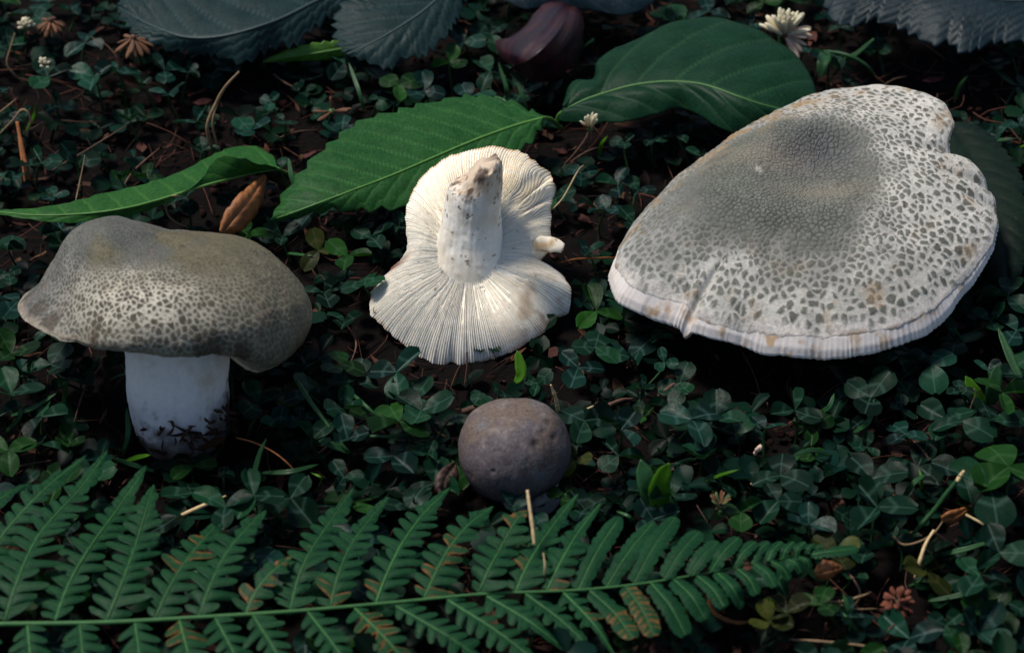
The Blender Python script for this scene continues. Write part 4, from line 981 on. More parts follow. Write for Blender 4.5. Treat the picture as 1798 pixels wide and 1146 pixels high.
# ------------------------------------------------------------------ fern frond
def fern():
    z_r = 2.0
    rp = [(-190, 1098, 2.0), (0, 1095, 2.0), (180, 1092, 2.0), (350, 1083, 2.0), (520, 1072, 2.0), (690, 1057, 2.0), (850, 1042, 2.0), (1000, 1036, 2.0), (1110, 1026, 2.0), (1220, 1009, 1.95), (1320, 990, 1.9), (1400, 976, 1.85), (1500, 963, 1.8)]
    path = catmull([P3(p) for p in rp], 120)
    origin = at(1200, 1012, 0); root = empty('fern_frond', origin, 'long green fern frond lying flat, some tips browned', 'fern')
    V, Q, T = tube_np(path, np.linspace(0.085, 0.02, 120) * CM, 8)
    link('stalk', make_mesh('stalk', V - origin, Q, T), M['rachis'], root)
    def pinna(pts, hw, cut, tipfrac, seed, brown=0.0, brownspan=(0, 1), lobes=None, bz=2.0, tz=2.2, nlob_px=20.0):
        r_ = np.random.default_rng(seed)
        k_ = len(pts); hz = [bz + (tz - bz) * i / (k_ - 1) + (0.18 if 0 < i < k_ - 1 else 0) + r_.normal(0, 0.08) * (i > 0) for i in range(k_)]
        mid = catmull([at(x, y, z) for (x, y), z in zip(pts, hz)], 400)
        Lcm = np.sum(np.linalg.norm(np.diff(mid, axis=0), axis=1)) / CM
        nl = lobes or max(4, int(Lcm / (nlob_px * 0.0245)))
        per = 12; n = nl * per + 1
        mid = catmull(np.vstack([mid[::40], mid[-1]]), n); s = np.linspace(0, 1, n)
        T_ = np.gradient(mid, axis=0); T_ /= np.linalg.norm(T_, axis=1)[:, None]
        Nn = np.array([0, 0.05, 1.0]); S_ = np.cross(Nn, T_); S_ /= np.linalg.norm(S_, axis=1)[:, None]
        body = np.interp(s, [0, 0.04, 0.12, 0.5, 1 - tipfrac, 1 - tipfrac * 0.9, 1 - tipfrac * 0.5, 0.985, 1], [0.55, 0.8, 1.0, 0.95, 0.66, 0.44, 0.30, 0.07, 0.015]) * hw * 0.02
        cutd = cut * np.interp(s, [0, 1 - tipfrac * 1.15, 1 - tipfrac * 0.85, 1], [1, 1, 0.22, 0.12])
        hw = hw * 1.1
        if cut < 0.3:
            body = np.interp(s, [0, 0.05, 0.2, 0.6, 0.85, 0.96, 1], [0.75, 0.8, 0.9, 1.0, 0.8, 0.45, 0.03]) * hw * 0.02
        kx = 7
        VV = np.empty((n, 2 * kx + 1, 3)); vein = np.zeros((n, 2 * kx + 1)); br = np.zeros((n, 2 * kx + 1))
        for side in (-1, 1):
            ph = s * nl + (0.35 if side > 0 else 0.0)
            f = ph - np.floor(ph); li = np.floor(ph).astype(int)
            xx = np.clip(np.abs(2 * f - 1) / 0.84, 0, 1); shape = np.clip(1 - xx ** 2.4, 0, 1) ** (1 / 2.2)
            rl_ = 1 + 0.16 * r_.normal(0, 1, nl + 3)[li]
            W = body * rl_ ** (cut > 0.3) * (1 - cutd * (1 - shape))
            slant = 0.40 + 0.08 * r_.normal(0, 1, nl + 3)[li]
            droop = 0.10 + 0.10 * r_.normal(0, 1, nl + 3)[li] * (cut > 0.3)
            bl = (r_.random(nl + 3) < brown)[li] & (s > brownspan[0]) & (s < brownspan[1])
            for j in range(1, kx + 1):
                t = j / kx; c = kx + side * j
                VV[:, c] = mid + (S_ * side * np.sqrt(1 - slant[:, None] ** 2) + T_ * slant[:, None]) * (W * t * CM)[:, None]
                lv = np.abs(f - 0.5) * 2
                VV[:, c, 2] += (0.015 * np.sin(math.pi * min(1, t * 1.1)) * (shape if cut > 0.3 else 1) - droop * t * t * W * 0.8 - (0.010 if cut > 0.3 else 0.006) * np.exp(-(lv / 0.14) ** 2) * t) * CM
                vein[:, c] = np.exp(-(lv / 0.16) ** 2) * (1 - 0.6 * t) * (0.7 if cut > 0.3 else 0.25)
                br[:, c] = bl * (0.15 + 0.7 * t) * sstep(0.25, 0.7, np.abs(f - 0.5) * 2 + 0.25 * vnoise(np.stack([s * 60, s * 0 + t * 3, s * 0 + seed], 1), 5))
        VV[:, kx] = mid - np.array([0, 0, 0.0002]); vein[:, kx] = 1
        wob = fbm(VV.reshape(-1, 3) * 60, seed, 2) * 0.05 * CM
        q = VV.reshape(-1, 3); q[:, 2] += wob
        o = link('pinna', make_mesh('pinna', q - origin, grid_quads(n, 2 * kx + 1)[:, ::-1], attrs={'vein': vein.ravel(), 'brown': br.ravel()}), M['fern'], root)
        Vt, Qt, Tt = tube_np(mid[::6], np.linspace(0.030 if cut > 0.3 else 0.017, 0.008, len(mid[::6])) * CM, 5)
        link('rib', make_mesh('rib', Vt - origin, Qt, Tt), M['rachis'], o)
    up = [([(-150, 1092), (-75, 960), (0, 875), (56, 848)], 34), ([(-65, 1092), (-10, 960), (74, 862), (152, 799)], 36), ([(8, 1090), (30, 1020), (70, 936), (140, 858), (189, 790)], 37),
          ([(97, 1089), (118, 1030), (156, 963), (206, 893), (257, 818)], 37), ([(187, 1089), (215, 1020), (241, 947), (258, 890), (270, 850)], 36), ([(272, 1086), (298, 1030), (331, 978), (372, 930), (400, 900)], 32),
          ([(350, 1081), (368, 1030), (397, 971), (435, 925), (467, 895)], 36), ([(432, 1076), (445, 1045), (470, 1010), (514, 975)], 27), ([(510, 1070), (522, 1020), (541, 975), (580, 915), (621, 856)], 35),
          ([(580, 1067), (592, 1015), (615, 959), (648, 912), (682, 872)], 33), ([(660, 1058), (678, 1010), (705, 955), (745, 900), (790, 855)], 36), ([(745, 1049), (765, 1005), (790, 960), (825, 918), (866, 888)], 34),
          ([(840, 1041), (858, 1000), (880, 960), (905, 915), (925, 895)], 33), ([(905, 1039), (922, 1000), (945, 960), (980, 910), (1015, 866)], 31), ([(960, 1037), (985, 985), (1018, 930), (1055, 882)], 28)]
    for i, (p, h) in enumerate(up):
        bl = {5: 0.08, 7: 0.3, 9: 0.2, 11: 0.3, 12: 0.35}.get(i, 0.015)
        h = h * (1.16 if i < 7 else 1.06)
        span = {9: (0, 0.25), 12: (0.4, 1)}.get(i, (0, 1))
        pinna(p, h, 0.86 if i < 13 else 0.72, 0.30 if i < 11 else (0.22 if i < 13 else 0.42), 100 + i, bl, span, tz=2.0 + 0.5 * ((i * 7) % 5 - 2) * 0.3, nlob_px=18)
    up2 = [((1015, 1036), (1088, 907), 17), ((1065, 1030), (1148, 915), 17), ((1113, 1024), (1187, 906), 18), ((1166, 1017), (1228, 932), 17), ((1210, 1010), (1261, 950), 15), ((1248, 1004), (1297, 942), 14),
           ((1288, 997), (1326, 950), 12), ((1320, 990), (1349, 950), 10), ((1348, 985), (1373, 950), 9), ((1374, 981), (1394, 950), 8), ((1396, 977), (1414, 951), 7), ((1416, 974), (1430, 954), 6), ((1434, 971), (1446, 957), 5)]
    for i, (a_, b_, h) in enumerate(up2):
        m_ = ((a_[0] + b_[0]) / 2 - 4, (a_[1] + b_[1]) / 2 - 2)
        pinna([a_, m_, b_], h, 0.16, 0.3, 200 + i, 0.0, tz=2.1, lobes=9)
    lo = [((-40, 1098), (-50, 1240), 34), ((48, 1096), (48, 1240), 34), ((140, 1095), (142, 1240), 34), ((237, 1093), (246, 1240), 34), ((315, 1088), (340, 1235), 33), ((378, 1084), (440, 1230), 33), ((444, 1079), (520, 1225), 33),
          ((541, 1074), (635, 1215), 32), ((623, 1067), (735, 1195), 32), ((695, 1063), (872, 1178), 30), ((785, 1052), (955, 1172), 29), ((855, 1046), (996, 1142), 27), ((923, 1042), (1046, 1148), 25), ((990, 1040), (1082, 1152), 22)]
    for i, (a_, b_, h) in enumerate(lo):
        m_ = (a_[0] + (b_[0] - a_[0]) * 0.5 + 5, a_[1] + (b_[1] - a_[1]) * 0.5 - 3)
        pinna([a_, m_, b_], h, 0.86 if i < 11 else 0.68, 0.28 if i < 11 else 0.5, 300 + i, {4: 0.15, 7: 0.1, 8: 0.7}.get(i, 0.02), tz=1.7, nlob_px=16)
    lo2 = [((1035, 1036), (1112, 1120), 19, 0.8), ((1098, 1029), (1148, 1116), 19, 0.9), ((1143, 1023), (1204, 1114), 19, 0), ((1183, 1016), (1239, 1087), 18, 0), ((1224, 1010), (1271, 1066), 15, 0), ((1258, 1003), (1304, 1066), 14, 0),
           ((1293, 997), (1329, 1043), 12, 0), ((1324, 990), (1361, 1031), 11, 0), ((1354, 985), (1386, 1018), 9, 0), ((1380, 980), (1406, 1005), 8, 0), ((1402, 977), (1422, 996), 7, 0), ((1422, 974), (1438, 988), 6, 0)]
    for i, (a_, b_, h, bw) in enumerate(lo2):
        m_ = ((a_[0] + b_[0]) / 2 + 4, (a_[1] + b_[1]) / 2 - 4)
        pinna([a_, m_, b_], h, 0.15, 0.3, 400 + i, bw, (0.45, 1) if i == 0 else (0.05, 1), tz=1.85, lobes=9)
    pinna([(1425, 973), (1462, 967), (1507, 961)], 12, 0.28, 0.5, 500, bz=2.15, tz=2.3, lobes=9)
fern()

# ------------------------------------------------------------------ clover
def leaflet_mesh(fold, curl, wid, seed, name='leaflet', nu=9, nv=4):
    """unit leaflet along +y, base at the origin"""
    r_ = np.random.default_rng(seed)
    y = np.linspace(0, 1, nu)
    wprof = np.interp(y, [0, 0.12, 0.3, 0.5, 0.7, 0.85, 0.95, 1.0], [0.03, 0.17, 0.33, 0.43, 0.46, 0.40, 0.27, 0.10]) * wid
    x = np.linspace(-1, 1, 2 * nv + 1)
    X = wprof[:, None] * x[None, :] * math.cos(fold)
    Y = np.repeat(y[:, None], 2 * nv + 1, 1) + 0.06 * (np.abs(x) ** 1.5)[None, :] * (y[:, None] > 0.9) 
    Zz = wprof[:, None] * np.abs(x)[None, :] * math.sin(fold) + curl * (y[:, None] ** 2) + 0.035 * np.sin(y[:, None] * 5 + r_.uniform(0, 6)) * (x[None, :]) + 0.03 * np.cos(x[None, :] * 3 + r_.uniform(0, 6)) * y[:, None]
    V = np.stack([X, Y, Zz], 2).reshape(-1, 3)
    return make_mesh(name, V, grid_quads(nu, 2 * nv + 1)[:, ::-1])

LEAFLETS = [leaflet_mesh(f, c, w_, 40 + i) for i, (f, c, w_) in enumerate([(0.15, -0.12, 1.0), (0.35, -0.05, 0.95), (0.6, 0.05, 0.9), (0.1, -0.25, 1.08), (0.25, 0.1, 1.0), (0.9, -0.05, 0.95), (0.05, -0.05, 1.1), (0.3, -0.1, 0.74), (0.2, -0.32, 0.84), (0.5, 0.0, 1.16), (0.12, 0.18, 0.92)])]
CLOVER_MATS = ['clover', 'clover_blue', 'clover_fresh', 'clover_yellow']
LEAFLET_BY_MAT = {}
for mn in CLOVER_MATS:
    LEAFLET_BY_MAT[mn] = []
    for me in LEAFLETS:
        c = me.copy(); c.name = 'leaflet'; c.materials.append(M[mn]); LEAFLET_BY_MAT[mn].append(c)
STALKS = []
for i in range(6):
    r_ = np.random.default_rng(70 + i)
    b1 = r_.normal(0, 0.12, 2); 
    pth = catmull([(0, 0, -0.15), (b1[0], b1[1], 0.4), (b1[0] * 0.6 + r_.normal(0, 0.05), b1[1] * 0.6 + r_.normal(0, 0.05), 0.8), (0, 0, 1.0)], 9)
    V, Q, T = tube_np(pth, np.linspace(0.055, 0.04, 9), 5)
    me = make_mesh('stalk', V, Q, T); me.materials.append(M['stalk']); STALKS.append(me)

LANDMARKS = [('beside the stem of the standing mushroom', [(150, 720), (430, 730), (300, 830), (480, 780)]),
             ('behind the wavy cap of the standing mushroom', [(60, 440), (540, 440), (560, 520), (20, 600)]),
             ('around the dried brown flower heads', [(60, 150), (160, 200), (240, 150), (120, 60)]),
             ('between grey toothed leaf and long narrow leaf', [(330, 200), (430, 220), (540, 190), (480, 150)]),
             ('between serrated leaf and purple dead leaf', [(720, 150), (800, 100), (860, 140), (660, 160)]),
             ('just below the upside-down mushroom', [(620, 640), (700, 660), (830, 660), (950, 630), (600, 560)]),
             ('between upside-down and largest mushrooms', [(1050, 350), (1050, 440), (1030, 560), (1090, 260), (1020, 420)]),
             ('beside the round button mushroom', [(700, 760), (760, 850), (1050, 760), (1070, 850), (680, 820)]),
             ('in the shade under the largest mushroom', [(1150, 690), (1300, 680), (1450, 690), (1600, 660)]),
             ('between the fern tip and the largest mushroom', [(1250, 830), (1400, 840), (1520, 860), (1330, 900), (1150, 870)]),
             ('near the broken pale straws', [(1680, 860), (1720, 960), (1620, 1040), (1700, 760)]),
             ('around the red-brown seed head', [(1400, 1080), (1500, 1080), (1640, 1100), (1750, 1080)]),
             ('beneath the fern frond', [(200, 1000), (400, 960), (600, 1000), (800, 1000), (300, 880), (1000, 1000), (500, 900), (700, 920)]),
             ('next to the white clover flower', [(1300, 20), (1470, 80), (1560, 110), (1250, 10)]),
             ('right of the largest mushroom', [(1750, 560), (1770, 640), (1790, 500)])]
def place_of(px, py):
    best = min(((px - a) ** 2 + (py - b) ** 2, n) for n, l in LANDMARKS for a, b in l)
    return best[1]
LOOK = {'clover': 'dark green clover', 'clover_blue': 'bluish-green clover', 'clover_fresh': 'fresh green clover', 'clover_yellow': 'yellowing clover'}

nclover = 0
def clover(px, py, zcm, size, mn, rz, tilt_dir, tilt, up, r_, spread=None):
    """one leaf: stalk and three leaflets; its centre is seen at (px, py) at height zcm"""
    global nclover
    tip = at(px, py, zcm)
    base = tip.copy(); base[0] += r_.normal(0, 0.35) * CM; base[1] += r_.normal(0.1, 0.35) * CM; base[2] = 0
    base[2] = gz(base)
    pl = place_of(px, py)
    big = 'large ' if size > 1.08 else ('small ' if size < 0.82 else '')
    tall = 'raised ' if zcm > 1.45 else ('low ' if zcm < 0.75 else '')
    root = empty('clover_leaf', base, big + tall + LOOK[mn] + ' leaf ' + pl, 'clover', big + tall + LOOK[mn] + ' leaves ' + pl)
    st = bpy.data.objects.new('stalk', STALKS[r_.integers(len(STALKS))]); COL.objects.link(st); st.parent = root
    d = Vector(tip - base); L = d.length
    st.rotation_mode = 'QUATERNION'; st.rotation_quaternion = d.to_track_quat('Z', 'Y'); st.scale = (CM, CM, L)
    tq = Matrix.Rotation(tilt, 4, Vector((math.cos(tilt_dir), math.sin(tilt_dir), 0)))
    for k in range(3):
        o = bpy.data.objects.new('leaflet', LEAFLET_BY_MAT[mn][r_.integers(len(LEAFLETS))]); COL.objects.link(o); o.parent = root
        a_ = rz + k * 2.094 + r_.normal(0, 0.12)
        s_ = size * CM * r_.uniform(0.88, 1.1)
        m4 = Matrix.Translation(Vector(tip - base)) @ tq @ Matrix.Rotation(a_, 4, 'Z') @ Matrix.Rotation(up + r_.normal(0, 0.12), 4, 'X') @ Matrix.Rotation(r_.normal(0, 0.15), 4, 'Y') @ Matrix.Diagonal((s_, s_, s_, 1))
        o.matrix_local = m4
    nclover += 1
    return root

# leaves singled out in the photograph: px, py, height, leaflet length, material, heading, tilt direction, tilt, leaflet lift
r_ = np.random.default_rng(77)
HERO = [(1215, 735, 1.6, 1.5, 'clover_blue', 1.2), (1395, 720, 1.2, 1.25, 'clover', 2.0), (1540, 890, 1.8, 1.5, 'clover', 0.4), (1530, 840, 1.5, 1.35, 'clover', 2.6), (1090, 755, 1.6, 1.15, 'clover_blue', 1.5),
        (1085, 800, 1.3, 1.0, 'clover', 0.2), (1015, 645, 1.0, 1.1, 'clover_blue', 0.8), (1045, 610, 1.2, 1.1, 'clover', 1.9), (700, 740, 1.9, 1.35, 'clover_fresh', 2.4), (740, 720, 1.7, 1.3, 'clover', 0.7),
        (725, 700, 1.0, 1.1, 'clover', 1.4), (625, 665, 1.0, 1.1, 'clover', 2.1), (600, 640, 1.4, 1.0, 'clover_fresh', 0.3), (605, 565, 0.8, 1.0, 'clover', 1.0), (165, 135, 1.7, 1.15, 'clover_blue', 1.1),
        (205, 125, 1.5, 1.1, 'clover_blue', 2.8), (85, 135, 1.7, 1.2, 'clover', 0.5), (150, 75, 1.7, 1.1, 'clover_blue', 2.2), (60, 25, 1.6, 1.2, 'clover', 1.6), (85, 5, 1.5, 1.2, 'clover_blue', 0.9),
        (1085, 325, 1.4, 0.95, 'clover_blue', 1.3), (1120, 335, 1.3, 0.9, 'clover', 2.7), (1065, 370, 1.3, 0.95, 'clover_blue', 0.1), (1190, 240, 1.2, 0.8, 'clover', 1.5), (1145, 245, 1.2, 0.75, 'clover', 0.3),
        (815, 75, 1.6, 1.15, 'clover_blue', 0.5), (790, 110, 1.4, 1.0, 'clover_fresh', 2.1), (700, 150, 1.7, 1.1, 'clover_fresh', 1.0), (745, 160, 1.5, 1.0, 'clover_blue', 2.3), (455, 995, 1.3, 1.2, 'clover_blue', 1.6),
        (335, 865, 0.8, 1.1, 'clover', 2.2), (395, 890, 1.8, 1.2, 'clover', 0.9), (445, 870, 1.8, 1.25, 'clover', 2.5), (338, 818, 0.7, 1.0, 'clover_fresh', 0.4), (1635, 640, 1.6, 1.15, 'clover_blue', 1.0),
        (1690, 740, 1.7, 1.3, 'clover', 2.0), (1740, 860, 2.0, 1.7, 'clover', 1.2), (1770, 820, 2.2, 1.6, 'clover_fresh', 0.2), (1660, 735, 1.5, 1.2, 'clover', 0.8), (1760, 690, 1.8, 1.2, 'clover_fresh', 2.9),
        (1380, 1075, 1.2, 0.95, 'clover_yellow', 0.7), (1350, 1090, 1.2, 0.9, 'clover_yellow', 2.2), (1440, 1060, 1.3, 0.9, 'clover_fresh', 1.4), (1755, 970, 1.6, 1.2, 'clover', 2.4), (1720, 1010, 1.5, 1.2, 'clover', 0.6),
        (1420, 920, 1.2, 1.1, 'clover_blue', 2.1), (1300, 900, 1.4, 1.0, 'clover_fresh', 1.0), (1180, 870, 1.3, 1.1, 'clover', 0.0), (1470, 970, 1.1, 1.0, 'clover_yellow', 1.0), (1010, 810, 1.3, 0.8, 'clover_yellow', 0.5),
        (640, 500, 1.4, 1.0, 'clover', 1.9), (610, 450, 1.5, 1.1, 'clover_fresh', 0.8), (560, 440, 1.4, 1.0, 'clover_yellow', 2.4), (440, 230, 1.6, 1.1, 'clover_blue', 0.6), (345, 215, 1.5, 1.1, 'clover_blue', 2.0),
        (400, 1010, 1.2, 1.0, 'clover', 1.0), (540, 690, 1.2, 1.1, 'clover', 2.2), (500, 690, 1.1, 1.1, 'clover_yellow', 1.3), (610, 770, 1.4, 1.0, 'clover_blue', 0.4), (690, 800, 1.4, 1.15, 'clover_blue', 1.8),
        (20, 690, 1.6, 1.3, 'clover', 0.5), (90, 640, 1.5, 1.3, 'clover', 1.7), (20, 620, 1.5, 1.2, 'clover_fresh', 2.7), (15, 790, 1.5, 1.2, 'clover_fresh', 1.1), (30, 530, 1.5, 1.1, 'clover_blue', 0.8), (15, 440, 1.5, 1.1, 'clover', 2.0),
        (1770, 520, 1.5, 1.2, 'clover', 1.5), (1785, 580, 1.3, 1.1, 'clover_blue', 0.4), (1245, 20, 1.6, 1.1, 'clover_blue', 2.2), (1290, 5, 1.6, 1.1, 'clover', 0.9), (1460, 105, 1.6, 1.0, 'clover', 1.2)]
for h in HERO:
    clover(h[0], h[1], h[2], h[3] * 0.82, h[4], h[5], r_.uniform(0, 6.28), abs(r_.normal(0.15, 0.15)), r_.uniform(-0.05, 0.35), r_)

# the rest of the patch, spaced out, kept off the mushrooms and the places hidden by the big leaves
def inside(px, py, poly):
    c = False; j = len(poly) - 1
    for i in range(len(poly)):
        xi, yi = poly[i]; xj, yj = poly[j]
        if (yi > py) != (yj > py) and px < (xj - xi) * (py - yi) / (yj - yi) + xi: c = not c
        j = i
    return c
KEEP_OFF = [[(40, 555), (70, 470), (130, 400), (215, 388), (300, 415), (430, 437), (510, 490), (550, 570), (545, 640), (480, 668), (410, 640), (405, 790), (235, 800), (228, 605), (120, 585)],
            [(715, 430), (712, 380), (740, 300), (855, 255), (968, 300), (972, 400), (1030, 500), (1000, 590), (850, 675), (720, 665), (600, 600), (615, 480)],
            [(1066, 490), (1110, 410), (1190, 310), (1310, 225), (1420, 170), (1550, 143), (1660, 180), (1676, 240), (1750, 340), (1750, 430), (1680, 550), (1560, 620), (1430, 650), (1250, 620), (1090, 560)],
            [(805, 790), (830, 720), (900, 700), (980, 730), (998, 790), (960, 860), (900, 890), (840, 860)],
            [(955, 207), (870, 173), (760, 180), (630, 214), (530, 300), (476, 387), (580, 371), (760, 355), (910, 272)],
            [(487, 297), (445, 257), (300, 308), (120, 357), (0, 366), (0, 385), (200, 384), (350, 325)],
            [(990, 200), (1052, 108), (1230, 34), (1400, 102), (1430, 200), (1295, 238), (1195, 190), (1040, 217)],
            [(205, 5), (640, -60), (585, 30), (425, 105), (215, 38)], [(586, 0), (845, -60), (805, 30), (682, 115), (590, 80)], [(1440, 0), (1900, -20), (1798, 76), (1692, 92), (1540, 36)],
            [(870, 68), (930, 10), (1020, 0), (1020, 70), (985, 130), (920, 130)]]
BARE = [(250, 790, 50), (330, 790, 45), (300, 250, 60), (420, 160, 50), (130, 320, 30), (170, 720, 70), (560, 800, 30), (480, 830, 40), (1000, 690, 55), (1000, 250, 45), (1080, 200, 40), (1660, 930, 50), (1560, 1060, 60), (1260, 650, 60), (1600, 140, 90), (1700, 160, 70), (860, 180, 40), (90, 250, 30), (420, 780, 45), (1150, 1090, 60), (1280, 1100, 40), (270, 860, 60), (1400, 630, 120)]
pts = [(h[0], h[1]) for h in HERO]
tries = 0
while nclover < 298 and tries < 14000:
    tries += 1
    px, py = r_.uniform(-30, 1830), r_.uniform(-25, 1165)
    if any(inside(px, py, p) for p in KEEP_OFF): continue
    if any((px - a) ** 2 + (py - b) ** 2 < c * c * r_.uniform(0.6, 1.2) for a, b, c in BARE): continue
    if min((px - a) ** 2 + (py - b) ** 2 for a, b in pts) < (42 if tries < 5000 else 32) ** 2: continue
    if py > 900 and px < 1350 and r_.random() < 0.8: continue
    if fbm(np.array([[px / 150, py / 110, 0.5]]), 18, 3)[0] < r_.normal(-0.22, 0.2): continue
    pts.append((px, py))
    mn = r_.choice(['clover', 'clover_blue', 'clover_fresh', 'clover_yellow'], p=[0.60, 0.26, 0.12, 0.02])
    clover(px, py, r_.uniform(0.5, 1.5) if py < 900 else r_.uniform(0.4, 1.1), 0.48 + 0.62 * r_.random() ** 1.3, mn, r_.uniform(0, 6.28), r_.uniform(0, 6.28), abs(r_.normal(0.2, 0.25)), r_.uniform(-0.15, 0.6), r_)

# low undergrowth and the patch going on beyond the picture: one mass
def ground_cover():
    B = Bag(); r_ = np.random.default_rng(99)
    base = []
    for me in LEAFLETS[:4]:
        co = np.empty(len(me.vertices) * 3, np.float32); me.vertices.foreach_get('co', co); co = co.reshape(9, 9, 3)
        base.append(co[::2][:, ::2].reshape(-1, 3))
    Q = grid_quads(5, 5)[:, ::-1]
    def leaf3(c, size, z):
        rz = r_.uniform(0, 6.28); tl = Matrix.Rotation(abs(r_.normal(0.15, 0.2)), 3, Vector((r_.normal(), r_.normal(), 0.01)).normalized())
        g = np.array([0.0022, 0.014, 0.007]) * r_.uniform(0.25, 1.7) * np.array([1, 1, r_.uniform(0.7, 1.4)])
        for k in range(3):
            R = np.array(tl @ Matrix.Rotation(rz + k * 2.094 + r_.normal(0, 0.1), 3, 'Z') @ Matrix.Rotation(r_.uniform(-0.1, 0.5), 3, 'X'))
            V = (base[r_.integers(4)] * size * CM) @ R.T + np.array([c[0], c[1], z])
            V[:, 2] = np.maximum(V[:, 2], 0.0005)
            B.add(V, Q, None, g * r_.uniform(0.85, 1.15))
        V, q, T = tube_np([(c[0] + r_.normal(0, 0.003), c[1] + r_.normal(0, 0.003), -0.003), (c[0] + r_.normal(0, 0.001), c[1], z * 0.6), (c[0], c[1], z)], 0.0005, 4)
        B.add(V, q, T, g * 1.6)
    n = 0
    while n < 2600:
        x, y = (r_.uniform(-0.75, 0.75), r_.uniform(-0.6, 0.85)) if n % 3 == 0 else (r_.uniform(-0.42, 0.42), r_.uniform(-0.34, 0.46))
        px, py = to_px((x, y, 0.01)) if y > -0.55 else (0, 3000)
        if -40 < px < 1840 and -30 < py < 1180: continue
        leaf3((x, y), r_.uniform(0.7, 1.2), r_.uniform(0.6, 2.0) * CM); n += 1
    n = 0
    while n < 760:                      # small low leaves in the gaps
        px, py = r_.uniform(-20, 1820), r_.uniform(-20, 1160)
        if any((px - a) ** 2 + (py - b) ** 2 < (c * 0.8) ** 2 for a, b, c in BARE): continue
        if fbm(np.array([[px / 110, py / 80, 3.0]]), 8, 3)[0] < r_.normal(0.0, 0.15): continue
        p = at(px, py, 0.3); leaf3(p, r_.uniform(0.4, 0.85), r_.uniform(0.15, 0.7) * CM); n += 1
    o = link('clover_undergrowth', B.mesh('clover_undergrowth'), M['undergrowth']); tag(o, 'low dark clover undergrowth covering the soil', 'undergrowth', kind='stuff')

m_, nt_ = new_mat('undergrowth'); c_ = attr(nt_, 'Col').outputs['Color']
finish(nt_, c_, 0.45, 0.08, 0.2, mixn(nt_, 1.0, c_, (1.5, 1.5, 0.7), 'MULTIPLY')); M['undergrowth'] = m_
ground_cover()

